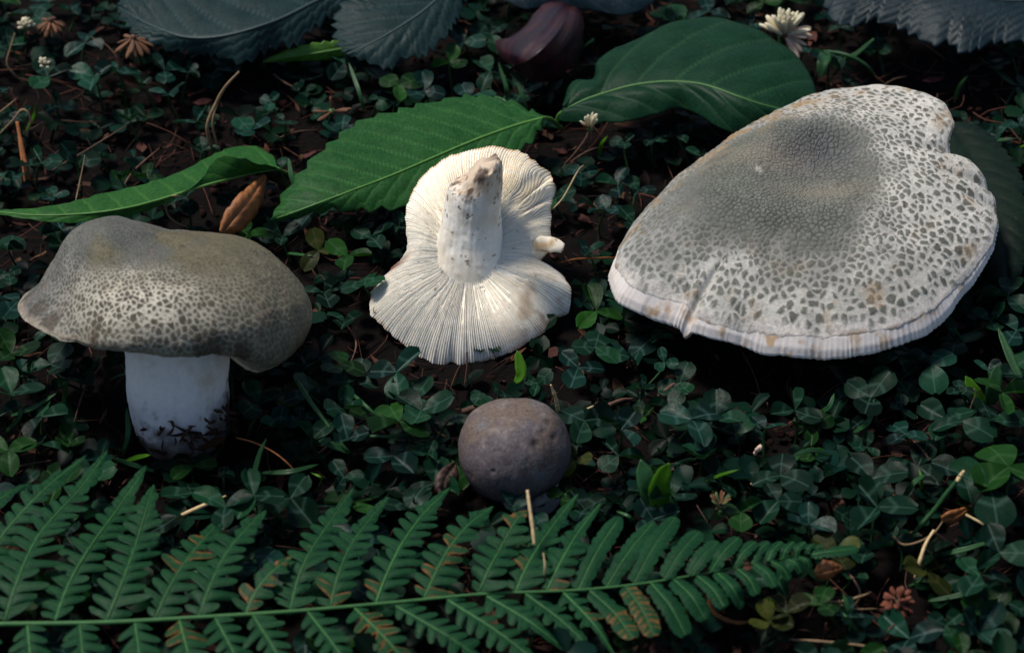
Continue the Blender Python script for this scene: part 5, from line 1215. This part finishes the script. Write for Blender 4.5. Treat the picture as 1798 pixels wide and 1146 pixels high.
# ------------------------------------------------------------------ litter on the soil
def litter():
    r_ = np.random.default_rng(5); B = Bag()
    hg = np.linspace(-0.8, 0.8, 320); HX, HY = np.meshgrid(hg, hg, indexing='ij'); HH = ground_h(HX.ravel(), HY.ravel()).reshape(320, 320)
    gz = lambda p: float(HH[int((p[0] + 0.8) / 1.6 * 319), int((p[1] + 0.8) / 1.6 * 319)])
    for k in range(5200):
        big = k % 2
        if big: x, y = r_.uniform(-0.26, 0.26), r_.uniform(-0.2, 0.28)
        else: x, y = r_.uniform(-0.7, 0.7), r_.uniform(-0.5, 0.8)
        L = r_.uniform(0.3, 2.2) * CM; a = r_.uniform(0, 6.28); z = max(0, gz((x, y))) + abs(r_.normal(0.0, 0.0018)) + 0.0004
        d = np.array([math.cos(a), math.sin(a), r_.normal(0, 0.2)]) * L / 2
        p = np.array([x, y, z])
        pts_ = np.array([p - d, p + r_.normal(0, 0.1, 3) * L * np.array([1, 1, 0.3]), p + d]); pts_[:, 2] = np.maximum(pts_[:, 2], 0.0002)
        V, Q, T = tube_np(catmull(pts_, 5), r_.uniform(0.008, 0.03) * CM, 4)
        c = np.array([0.05, 0.018, 0.011]) * r_.uniform(0.2, 1.8) if r_.random() < 0.93 else np.array([0.13, 0.075, 0.05]) * r_.uniform(0.4, 1.3)
        B.add(V, Q, T, c)
    for k in range(1500):
        x, y = (r_.uniform(-0.26, 0.26), r_.uniform(-0.2, 0.28)) if k % 4 else (r_.uniform(-0.6, 0.6), r_.uniform(-0.45, 0.7))
        L = r_.uniform(0.15, 0.55) * CM; W_ = L * r_.uniform(0.25, 0.6); z = max(0, gz((x, y))) + 0.0008 + abs(r_.normal(0, 0.0012))
        g_ = []
        for i in range(4):
            for j in (-1, 0, 1):
                u_ = i / 3 * 2 - 1
                g_.append((u_ * L, j * W_ * (1 - 0.75 * u_ * u_) * r_.uniform(0.7, 1.2), 0.25 * W_ * abs(j) + r_.normal(0, 0.06) * L))
        R_ = np.array(Matrix.Rotation(r_.uniform(0, 6.28), 3, 'Z') @ Matrix.Rotation(r_.normal(0, 0.5), 3, 'X') @ Matrix.Rotation(r_.normal(0, 0.4), 3, 'Y'))
        V = np.array(g_) @ R_.T + np.array([x, y, z])
        B.add(V, grid_quads(4, 3), None, np.array([0.045, 0.016, 0.009]) * r_.uniform(0.15, 1.8) * np.array([1, r_.uniform(0.8, 1.3), r_.uniform(0.8, 1.5)]))
    o = link('root_litter', B.mesh('root_litter'), M['litter']); tag(o, 'brown fibrous root litter on the soil', 'litter', kind='stuff')
    B = Bag()
    ico = [(0, 0, 1), (0.89, 0, 0.45), (0.28, 0.85, 0.45), (-0.72, 0.53, 0.45), (-0.72, -0.53, 0.45), (0.28, -0.85, 0.45), (0.72, 0.53, -0.45), (-0.28, 0.85, -0.45), (-0.89, 0, -0.45), (-0.28, -0.85, -0.45), (0.72, -0.53, -0.45), (0, 0, -1)]
    tri = [(0, 1, 2), (0, 2, 3), (0, 3, 4), (0, 4, 5), (0, 5, 1), (1, 6, 2), (2, 7, 3), (3, 8, 4), (4, 9, 5), (5, 10, 1), (6, 7, 2), (7, 8, 3), (8, 9, 4), (9, 10, 5), (10, 6, 1), (11, 7, 6), (11, 8, 7), (11, 9, 8), (11, 10, 9), (11, 6, 10)]
    ico = np.array(ico)
    for k in range(4200):
        x, y = (r_.uniform(-0.26, 0.26), r_.uniform(-0.2, 0.28)) if k % 3 else (r_.uniform(-0.6, 0.6), r_.uniform(-0.45, 0.7))
        s = abs(r_.normal(0, 0.09)) + 0.04
        V = ico * (s * CM * r_.uniform(0.6, 1.2, 3)) * (1 + r_.normal(0, 0.2, (12, 1))) + np.array([x, y, max(0, gz((x, y)))])
        B.add(V, None, tri, np.array([0.014, 0.006, 0.0045]) * r_.uniform(0.3, 1.8))
    o = link('soil_crumbs', B.mesh('soil_crumbs'), M['crumb']); tag(o, 'dark crumbs of soil scattered between the clover', 'soil', kind='stuff')
litter()

# ------------------------------------------------------------------ straws, twigs, grass blades
def strand(name, label, cat, mat, pts, r, group=None, taper=0.4, n=24, flat=1.0):
    P = catmull([P3(p) for p in pts], n)
    o3 = P[np.argmin(P[:, 2])].copy()
    rr = np.interp(np.linspace(0, 1, n), [0, 0.15, 0.7, 1], [0.7, 1, 0.9, taper]) * r * CM * (1 + 0.15 * vnoise(np.stack([np.arange(n) * 0.7, np.zeros(n), np.zeros(n) + r * 100], 1), int(pts[0][0])))
    V, Q, T = tube_np(P, rr, 6)
    o = link(name, make_mesh(name, V - o3, Q, T), M[mat]); o.location = o3
    return tag(o, label, cat, group)

def blade(name, label, cat, mat, pts, wid, group=None, n=26, lift=0.15):
    P = catmull([P3(p) for p in pts], n); o3 = P[np.argmin(P[:, 2])].copy()
    T = np.gradient(P, axis=0); T /= np.linalg.norm(T, axis=1)[:, None]
    S = np.cross(T, np.array([0, -0.5, 0.86])); S /= np.linalg.norm(S, axis=1)[:, None]; Nn = np.cross(S, T)
    w_ = np.interp(np.linspace(0, 1, n), [0, 0.15, 0.5, 0.85, 1], [0.35, 0.75, 1, 0.65, 0.05]) * wid * CM
    rows = []
    for x in (-1, -0.5, 0, 0.5, 1): rows.append(P + S * (w_ * x)[:, None] + Nn * (w_ * lift * abs(x))[:, None])
    V = np.stack(rows, 1).reshape(-1, 3)
    o = link(name, make_mesh(name, V - o3, grid_quads(n, 5)), M[mat]); o.location = o3
    sol = o.modifiers.new('thick', 'SOLIDIFY'); sol.thickness = 0.00025
    return tag(o, label, cat, group)

strand('straw', 'bright pale straw standing upright against the front of the button mushroom', 'straw', 'straw', [(938, 956, 2.45), (935, 925, 2.8), (930, 890, 3.2), (926, 860, 3.5)], 0.06, taper=0.8)
strand('straw', 'pale flat straw leaning behind the top of the button mushroom', 'straw', 'straw', [(981, 724, 1.0), (976, 700, 1.6), (967, 675, 2.2)], 0.07, taper=0.4)
strand('straw', 'thin pale straw poking up through the fern', 'straw', 'straw', [(951, 1035, 1.2), (957, 1000, 2.4), (954, 970, 2.8)], 0.045)
strand('straw', 'pale thick straw piece hanging in the clover beside the rust-brown leaf scrap', 'straw', 'straw', [(1606, 1015, 0.4), (1615, 985, 1.0), (1625, 955, 1.4), (1640, 930, 1.6)], 0.06, taper=0.6)
strand('dry_stalk', 'tan kinked stalk running up to the rust-brown leaf scrap', 'stalk', 'tan', [(1565, 935, 0.4), (1585, 955, 0.9), (1615, 950, 1.3), (1640, 935, 1.4), (1655, 915, 1.4)], 0.04)
strand('dry_stalk', 'tall hairy tan stalk bent over in front of dark soil', 'stalk', 'tan', [(374, 268, 1.0), (364, 222, 2.2), (380, 180, 3.0), (396, 152, 3.6), (420, 126, 4.1)], 0.075, taper=0.6)
strand('dry_stalk', 'thin tan stalk leaning on the tall hairy stalk', 'stalk', 'tan', [(386, 268, 1.0), (374, 225, 2.0), (376, 200, 2.5), (390, 158, 3.2)], 0.045)
strand('pine_needle', 'rust-orange needle leaning left of the clover', 'needle', 'rust', [(54, 330, 0.3), (48, 300, 0.9), (38, 255, 1.6), (30, 214, 2.2)], 0.09, taper=0.8)
strand('pine_needle', 'thinner rust needle lying against the rust-orange one', 'needle', 'rust', [(44, 322, 0.3), (40, 290, 0.8), (32, 240, 1.4)], 0.05)
strand('twig', 'reddish twig hooked over beside the small white flower cluster', 'twig', 'tan', [(42, 146, 0.8), (24, 130, 1.4), (12, 112, 1.8), (18, 85, 2.3), (26, 58, 2.7)], 0.045)
strand('twig', 'pale bent twig above the rust needles', 'twig', 'tan', [(0, 235, 0.9), (22, 212, 1.6), (40, 192, 2.0), (54, 210, 1.6), (46, 240, 0.9)], 0.05)
strand('twig', 'tan twig crossing the left edge of the clover', 'twig', 'tan', [(-10, 205, 1.2), (12, 188, 1.6), (28, 174, 1.9)], 0.04)
strand('twig', 'thin knotted brown twig standing above the long narrow leaf', 'twig', 'tan', [(133, 352, 1.6), (140, 320, 1.8), (146, 290, 2.2), (149, 272, 2.4)], 0.035)
strand('tendril', 'curled tan tendril under the long narrow leaf', 'tendril', 'tan', [(330, 400, 0.6), (305, 388, 1.0), (292, 370, 1.5), (295, 350, 2.0), (308, 343, 2.6), (320, 348, 2.3)], 0.045)
strand('dry_stalk', 'long thin rust stalk arching away from the foot of the standing mushroom', 'stalk', 'rust', [(415, 768, 1.2), (450, 778, 1.5), (490, 800, 1.6), (525, 835, 1.0), (548, 872, 0.4)], 0.03)
strand('dry_stalk', 'tan flat stalk piece beneath the clover behind the fern', 'stalk', 'straw', [(310, 908, 0.6), (350, 890, 0.9), (397, 870, 1.0)], 0.075)
strand('twig', 'short brown twig lying left above the fern', 'twig', 'twig', [(10, 826, 0.5), (50, 815, 0.9), (90, 808, 0.7)], 0.05)
strand('twig', 'pale twig in front of the dark soil beside the button mushroom', 'twig', 'straw', [(1002, 732, 0.5), (1030, 718, 0.8), (1060, 706, 0.8)], 0.04)
strand('twig', 'brown twig tangle lying behind the button mushroom', 'twig', 'twig', [(1000, 745, 0.4), (1040, 726, 0.7), (1085, 704, 0.8), (1112, 700, 0.4)], 0.09)
strand('twig', 'purplish twig stub behind the top of the button mushroom', 'twig', 'twig', [(812, 722, 0.7), (840, 714, 0.9), (870, 712, 0.8)], 0.14)
strand('twig', 'orange thin twig touching the torn edge of the upside-down mushroom', 'twig', 'rust', [(980, 462, 1.2), (1010, 455, 1.3), (1055, 453, 1.0), (1090, 452, 0.5)], 0.04)
strand('twig', 'grey thin twig rising right of the upside-down mushroom', 'twig', 'straw', [(972, 366, 1.6), (990, 345, 1.8), (1015, 300, 2.3), (1025, 290, 2.4)], 0.03)
strand('dry_stalk', 'pale straight straw in the clover above the fern tip', 'stalk', 'straw', [(1318, 849, 0.9), (1360, 850, 1.0), (1402, 853, 0.7)], 0.045)
strand('dry_stalk', 'long pale stalk lying on dark soil right of the fern', 'stalk', 'tan', [(1385, 1122, 0.6), (1450, 1126, 0.8), (1520, 1134, 0.8), (1580, 1150, 0.5)], 0.05)
strand('dry_stalk', 'tan stalk running from the red-brown seed head towards the fern', 'stalk', 'tan', [(1425, 1052, 0.7), (1470, 1056, 1.0), (1515, 1045, 1.0), (1530, 1038, 0.8)], 0.045)
strand('dry_stalk', 'thin tan stalk ending at the red-brown seed head', 'stalk', 'tan', [(1540, 1068, 0.6), (1500, 1068, 0.9), (1460, 1055, 0.9), (1440, 1050, 0.5)], 0.03)
strand('twig', 'dark rust twig curving under the fern tip', 'twig', 'rust', [(1240, 1040, 1.2), (1255, 1075, 1.0), (1290, 1092, 0.8), (1325, 1090, 0.6)], 0.07)
strand('straw', 'pale thin straw across the clover at the right', 'straw', 'straw', [(1690, 900, 1.2), (1720, 916, 1.3), (1746, 934, 1.0)], 0.045)
strand('dry_stalk', 'upright brown hooked stalk in the clover right of the largest mushroom', 'stalk', 'tan', [(1700, 750, 0.6), (1705, 715, 1.5), (1714, 690, 2.2), (1710, 682, 2.4)], 0.04)
strand('twig', 'thin reddish twig hidden among clover below the largest mushroom', 'twig', 'twig', [(1150, 700, 0.4), (1175, 680, 0.7), (1195, 665, 0.8)], 0.07)
for i, pts_ in enumerate([[(555, 800, .4), (590, 770, .8), (640, 735, .6)], [(90, 300, .4), (150, 265, .7), (215, 225, .9), (230, 215, .8)], [(215, 330, .3), (235, 300, .6), (280, 260, .8)], [(470, 250, .4), (520, 232, .7), (560, 228, .6)],
                           [(40, 880, .3), (75, 860, .8), (110, 840, .6)], [(600, 560, .3), (625, 600, .6), (615, 640, .3)], [(1000, 285, .4), (1040, 262, .8), (1080, 258, .6)], [(1490, 1075, .4), (1510, 1040, .9), (1480, 990, 1.1)],
                           [(1600, 680, .4), (1640, 690, .7), (1690, 670, .6)], [(1520, 1146, .4), (1560, 1105, .8), (1590, 1080, .6)], [(1700, 330, .4), (1740, 320, .6), (1780, 300, .5)], [(1640, 820, .4), (1620, 790, .8), (1600, 770, .6)],
                           [(180, 640, .4), (150, 680, .6), (130, 740, .4)], [(1320, 880, .3), (1370, 870, .7), (1430, 880, .5)], [(480, 130, .4), (500, 145, .8), (530, 160, .6)]]):
    strand('twig', 'thin brown twig scrap lying on soil ' + place_of(pts_[1][0], pts_[1][1]), 'twig', 'twig', pts_, 0.04, 'brown twig scraps ' + place_of(pts_[1][0], pts_[1][1]))

# green shoots
strand('green_shoot', 'bent light-green stem right of the standing mushroom', 'shoot', 'grass', [(521, 668, 2.0), (545, 705, 1.8), (575, 745, 1.5), (600, 780, 1.2), (614, 795, 0.9)], 0.085, taper=0.7)
blade('grass_blade', 'short pale green blade joining the bent light-green stem', 'grass', 'grass', [(614, 795, 0.9), (590, 784, 1.2), (560, 774, 1.5)], 0.13)
strand('green_shoot', 'horizontal light-green clover stem left of the button mushroom', 'shoot', 'grass', [(628, 772, 1.3), (650, 766, 1.6), (690, 766, 1.7), (722, 762, 1.6)], 0.06)
strand('green_shoot', 'dark green thick stem under the gilled rim of the upside-down mushroom', 'shoot', 'grass', [(617, 690, 1.2), (645, 715, 1.3), (665, 735, 1.0), (680, 755, 0.6)], 0.075)
strand('green_shoot', 'green stalk with pale broken tip in the clover left of the straws', 'shoot', 'grass', [(1605, 935, 0.7), (1640, 895, 1.3), (1665, 862, 1.9), (1683, 840, 2.3)], 0.08, taper=0.9)
strand('straw', 'pale broken tip at the end of the green clover stalk', 'straw', 'straw', [(1680, 845, 2.3), (1686, 836, 2.4), (1693, 826, 2.6)], 0.08, taper=0.5)
blade('weed_leaf', 'bright yellow-green upright weed leaf above the fern', 'leaf', 'bright', [(1168, 905, 0.6), (1158, 880, 1.2), (1160, 850, 1.9), (1175, 812, 2.8)], 0.36)
blade('weed_leaf', 'dark green weed leaf left of the bright yellow-green one', 'leaf', 'grass', [(1168, 908, 0.5), (1150, 880, 1.1), (1135, 845, 1.8), (1125, 806, 2.4)], 0.38)
blade('weed_leaf', 'narrow green weed leaf right of the bright yellow-green one', 'leaf', 'grass', [(1170, 908, 0.5), (1180, 885, 1.0), (1178, 855, 1.5)], 0.16)
blade('weed_leaf', 'small bright green upright leaf hanging under the upside-down mushroom', 'leaf', 'bright', [(905, 672, 0.7), (915, 655, 1.0), (908, 615, 1.6)], 0.2)
blade('grass_blade', 'blue-green grass blade behind the top of the largest mushroom', 'grass', 'grass', [(1535, 68, 2.4), (1510, 90, 1.9), (1485, 108, 1.4), (1470, 120, 0.6)], 0.10)
strand('green_shoot', 'arched light green flower stem behind the top of the largest mushroom', 'shoot', 'grass', [(1452, 90, 1.6), (1490, 98, 1.7), (1520, 115, 1.4), (1540, 140, 0.7)], 0.085)
blade('weed_leaf', 'pale green folded leaf at the end of the arched flower stem', 'leaf', 'grass', [(1452, 90, 1.6), (1445, 110, 1.7), (1440, 138, 1.2)], 0.28)
blade('grass_blade', 'long dark grass blade right of the largest mushroom', 'grass', 'grass', [(1798, 680, 0.8), (1775, 630, 1.3), (1752, 575, 1.8)], 0.16)
blade('weed_leaf', 'upright dark green pointed leaf in the clover right of the largest mushroom', 'leaf', 'grass', [(1740, 710, 0.6), (1745, 680, 1.3), (1752, 640, 2.0)], 0.28)
blade('weed_leaf', 'bright green pointed leaf in the clover right of the largest mushroom', 'leaf', 'bright', [(1730, 712, 0.6), (1712, 690, 1.1), (1695, 660, 1.6)], 0.24)
blade('grass_blade', 'grass blade above the long narrow leaf', 'grass', 'grass', [(520, 335, 1.6), (512, 310, 2.0), (507, 278, 2.4)], 0.10)
for i, pts_ in enumerate([[(880, 180, .6), (890, 160, 1.4), (875, 110, 2.2)], [(925, 195, 1.8), (918, 172, 2.3), (908, 146, 2.7)], [(640, 200, .6), (630, 160, 1.4), (612, 110, 1.8)], [(860, 170, 1.6), (880, 175, 1.9), (892, 180, 1.9)],
                           [(440, 860, .6), (455, 800, 1.6), (468, 770, 2.2)], [(1460, 800, .7), (1425, 790, 1.3), (1390, 800, 1.6)], [(1500, 760, .5), (1525, 740, 1.2), (1535, 700, 1.6)], [(460, 830, .8), (510, 828, 1.2), (560, 815, 1.0)],
                           [(1630, 1055, .6), (1700, 1040, 1.1), (1760, 1010, 1.4)], [(1640, 975, .5), (1690, 965, 1.0), (1740, 950, 1.2)], [(1500, 1100, .5), (1490, 1070, 1.2), (1480, 1040, 1.6)], [(20, 730, .6), (60, 715, 1.3), (100, 690, 1.5)],
                           [(10, 760, .5), (35, 730, 1.2), (30, 700, 1.6)], [(470, 880, 1.0), (440, 890, 1.6), (415, 935, 1.4)], [(215, 800, .4), (225, 760, 1.2), (222, 715, 1.6)], [(1430, 730, .6), (1455, 715, 1.2), (1465, 690, 1.5)]]):
    blade('grass_blade', 'thin green grass blade ' + place_of(pts_[1][0], pts_[1][1]), 'grass', 'grass', pts_, 0.09, 'thin grass blades ' + place_of(pts_[1][0], pts_[1][1]))

r_ = np.random.default_rng(314); k_ = 0
while k_ < 42:
    px, py = r_.uniform(10, 1790), r_.uniform(20, 1130)
    if any(inside(px, py, p) for p in KEEP_OFF): continue
    a_ = r_.normal(-1.57, 0.9); L_ = r_.uniform(35, 85); k_ += 1
    dx, dy = math.cos(a_) * L_, math.sin(a_) * L_ * 0.7
    blade('grass_blade', 'thin green grass blade ' + place_of(px, py), 'grass', 'grass' if r_.random() < 0.8 else 'bright', [(px, py, 0.3), (px + dx * 0.5 + r_.normal(0, 5), py + dy * 0.6, r_.uniform(0.8, 1.3)), (px + dx, py + dy, r_.uniform(0.9, 1.8))], r_.uniform(0.04, 0.10), 'thin grass blades ' + place_of(px, py))

# ------------------------------------------------------------------ clover flowers and seed heads
def floret_mesh(name, L=0.9, r0=0.1):
    s = np.linspace(0, 1, 8)
    P = np.stack([0.08 * np.sin(s * 2) , 0 * s, s * L], 1) * CM
    V, Q, T = tube_np(P, np.interp(s, [0, 0.2, 0.5, 0.8, 1], [0.35, 0.6, 1.0, 1.0, 0.35]) * r0 * CM, 6)
    V[:, 1] *= 0.6
    return V, Q, T

def flower(name, label, cat, cpx, dirs, stalk, smat, L=0.9, r0=0.1, core=0.12, stalkmat='stalk'):
    c = P3(cpx); b = P3(stalk[-1]); b[2] = 0
    root = empty(name, b, label, cat)
    pp = catmull([c] + [P3(p) for p in stalk], 16)
    V, Q, T = tube_np(pp, 0.05 * CM, 6); link('stem', make_mesh('stem', V - b, Q, T), M[stalkmat], root)
    V, Q, T = tube_np([c - np.array([0, 0, core * CM]), c - np.array([0, 0, core * 0.6 * CM]), c + np.array([0, 0, core * 0.6 * CM]), c + np.array([0, 0, core * CM])], np.array([0.3, 1, 1, 0.3]) * core * CM, 8)
    link('core', make_mesh('core', V - b, Q, T), M[smat[-1]], root)
    V0, Q0, T0 = floret_mesh('floret', L, r0)
    cache = {}
    r_ = np.random.default_rng(int(cpx[0]))
    for i, d in enumerate(dirs):
        mn = smat[d[3]] if len(d) > 3 else smat[0]
        if mn not in cache:
            me = make_mesh('floret', V0, Q0, T0); me.materials.append(M[mn]); cache[mn] = me
        o = bpy.data.objects.new('floret', cache[mn]); COL.objects.link(o); o.parent = root
        v = Vector(d[:3]).normalized()
        sc_ = r_.uniform(0.85, 1.12)
        o.matrix_local = Matrix.Translation(Vector(c - b) + v * core * 0.7 * CM) @ v.to_track_quat('Z', 'Y').to_matrix().to_4x4() @ Matrix.Rotation(r_.uniform(-0.8, 0.8), 4, 'Z') @ Matrix.Diagonal((sc_, sc_, sc_, 1))
    return root
flower('clover_flower', 'white clover flower head, half open, pink at its lower florets', 'flower', (1378, 62, 2.6),
       [(-.55, .3, .8, 0), (-.3, .2, 1, 0), (-.05, .3, 1, 0), (.15, .2, 1, 0), (.4, .3, .9, 0), (-.4, -.2, .9, 0), (.05, -.2, 1, 0), (.3, -.1, 1, 0), (.9, .1, .15, 1), (1, -.1, -.05, 1), (.9, -.3, -.35, 1), (.6, -.5, -.5, 1), (.35, -.6, -.6, 1), (.75, -.4, .1, 1), (-.8, .2, .3, 0), (-.15, .5, .9, 0), (-.7, -.1, .6, 0), (.6, .2, .6, 0), (-.5, .1, 1, 0), (-.2, -.3, .9, 0), (.2, .4, 1, 0), (.45, -.2, .8, 0), (0, 0, 1, 0), (-.6, .4, .6, 0), (.8, -.2, .3, 0), (.5, .5, .7, 0)],
       [(1365, 92, 1.5), (1352, 120, 0.2)], ['floret', 'floret_pink', 'floret_brown'], 0.95, 0.135)
flower('clover_flower', 'small wilted white clover flower with few florets in front of dark leaf', 'flower', (1036, 226, 2.2),
       [(-.6, -.1, .6, 0), (-.25, 0, 1, 0), (0, .1, 1, 0), (.3, 0, 1, 0), (.5, .1, .9, 0), (-.4, -.3, .5, 1), (.1, -.3, .8, 0), (.35, -.2, .8, 0), (.2, .3, 1, 0)],
       [(1028, 245, 1.8), (1005, 275, 1.0), (985, 295, 0.2)], ['floret', 'floret_brown', 'floret_green'], 0.55, 0.09, stalkmat='twig')
dense = [(math.cos(a) * math.cos(e), math.sin(a) * math.cos(e), math.sin(e), 0) for a, e in [(k * 2.4, 1.4 - k * 0.085) for k in range(17)]]
flower('clover_flower', 'small cream flower cluster beside the brown drooping flower head', 'flower', (46, 48, 2.2), dense[:15], [(42, 75, 1.2), (40, 90, 0.2)], ['floret', 'floret_brown', 'floret_green'], 0.28, 0.085, core=0.16)
flower('clover_flower', 'cream flower cluster half hidden by clover leaves', 'flower', (78, 118, 1.6), dense[:14], [(82, 135, 0.8), (86, 148, 0.1)], ['floret', 'floret_brown', 'floret_green'], 0.25, 0.085, core=0.2)
droop = [(math.cos(k * 2.4) * 0.7, math.sin(k * 2.4) * 0.7, -0.9 + 0.05 * k, 0) for k in range(16)]
flower('dried_flower', 'brown drooping dried clover flower head next to the cream cluster', 'dried flower', (88, 36, 2.2), droop, [(102, 45, 1.6), (108, 62, 0.2)], ['floret_brown', 'floret_brown', 'twig'], 0.6, 0.09, stalkmat='twig')
flower('dried_flower', 'brown drooping dried clover flower head under the pale grey-green leaf', 'dried flower', (234, 66, 2.4), droop, [(240, 90, 1.4), (250, 115, 0.2)], ['floret_brown', 'floret_brown', 'twig'], 0.75, 0.1, stalkmat='twig')
ball = [(math.cos(k * 2.4) * math.sqrt(1 - (1 - 2 * (k + .5) / 34) ** 2), math.sin(k * 2.4) * math.sqrt(1 - (1 - 2 * (k + .5) / 34) ** 2), 1 - 2 * (k + .5) / 34, 0) for k in range(34)]
flower('dried_flower', 'round red-brown dried seed head lying among clover right of the fern tip', 'dried flower', (1576, 1058, 1.0), ball, [(1560, 1085, 0.5), (1550, 1110, 0.1)], ['floret_red', 'floret_red', 'twig'], 0.38, 0.1, core=0.22, stalkmat='twig')
flower('flower_bud', 'small green spiky bud above the fern tip', 'bud', (1265, 888, 1.5), [(math.cos(k * 2.4) * .6, math.sin(k * 2.4) * .6, .8, k % 2) for k in range(13)], [(1280, 905, 0.8), (1290, 915, 0.1)], ['floret_green', 'floret_brown', 'floret_green'], 0.42, 0.06)
flower('dried_flower', 'small orange star-shaped dried flower behind the serrated leaf', 'dried flower', (583, 196, 2.0), [(-1, -.1, .2, 0), (-.1, -.1, 1, 0), (1, 0, .1, 0), (.6, -.5, .3, 0), (-.5, -.6, .1, 0)], [(577, 215, 1.2), (572, 240, 0.2)], ['floret_brown', 'floret_brown', 'floret_green'], 0.75, 0.09, stalkmat='stalk')
flower('fallen_floret', 'single pale fallen floret among clover under the largest mushroom', 'petal', (1326, 795, 1.3), [(0, -.3, .6, 0), (.3, -.2, .5, 0)], [(1328, 806, 0.8), (1330, 815, 0.2)], ['floret_pink', 'floret', 'floret_pink'], 0.3, 0.12, core=0.06)
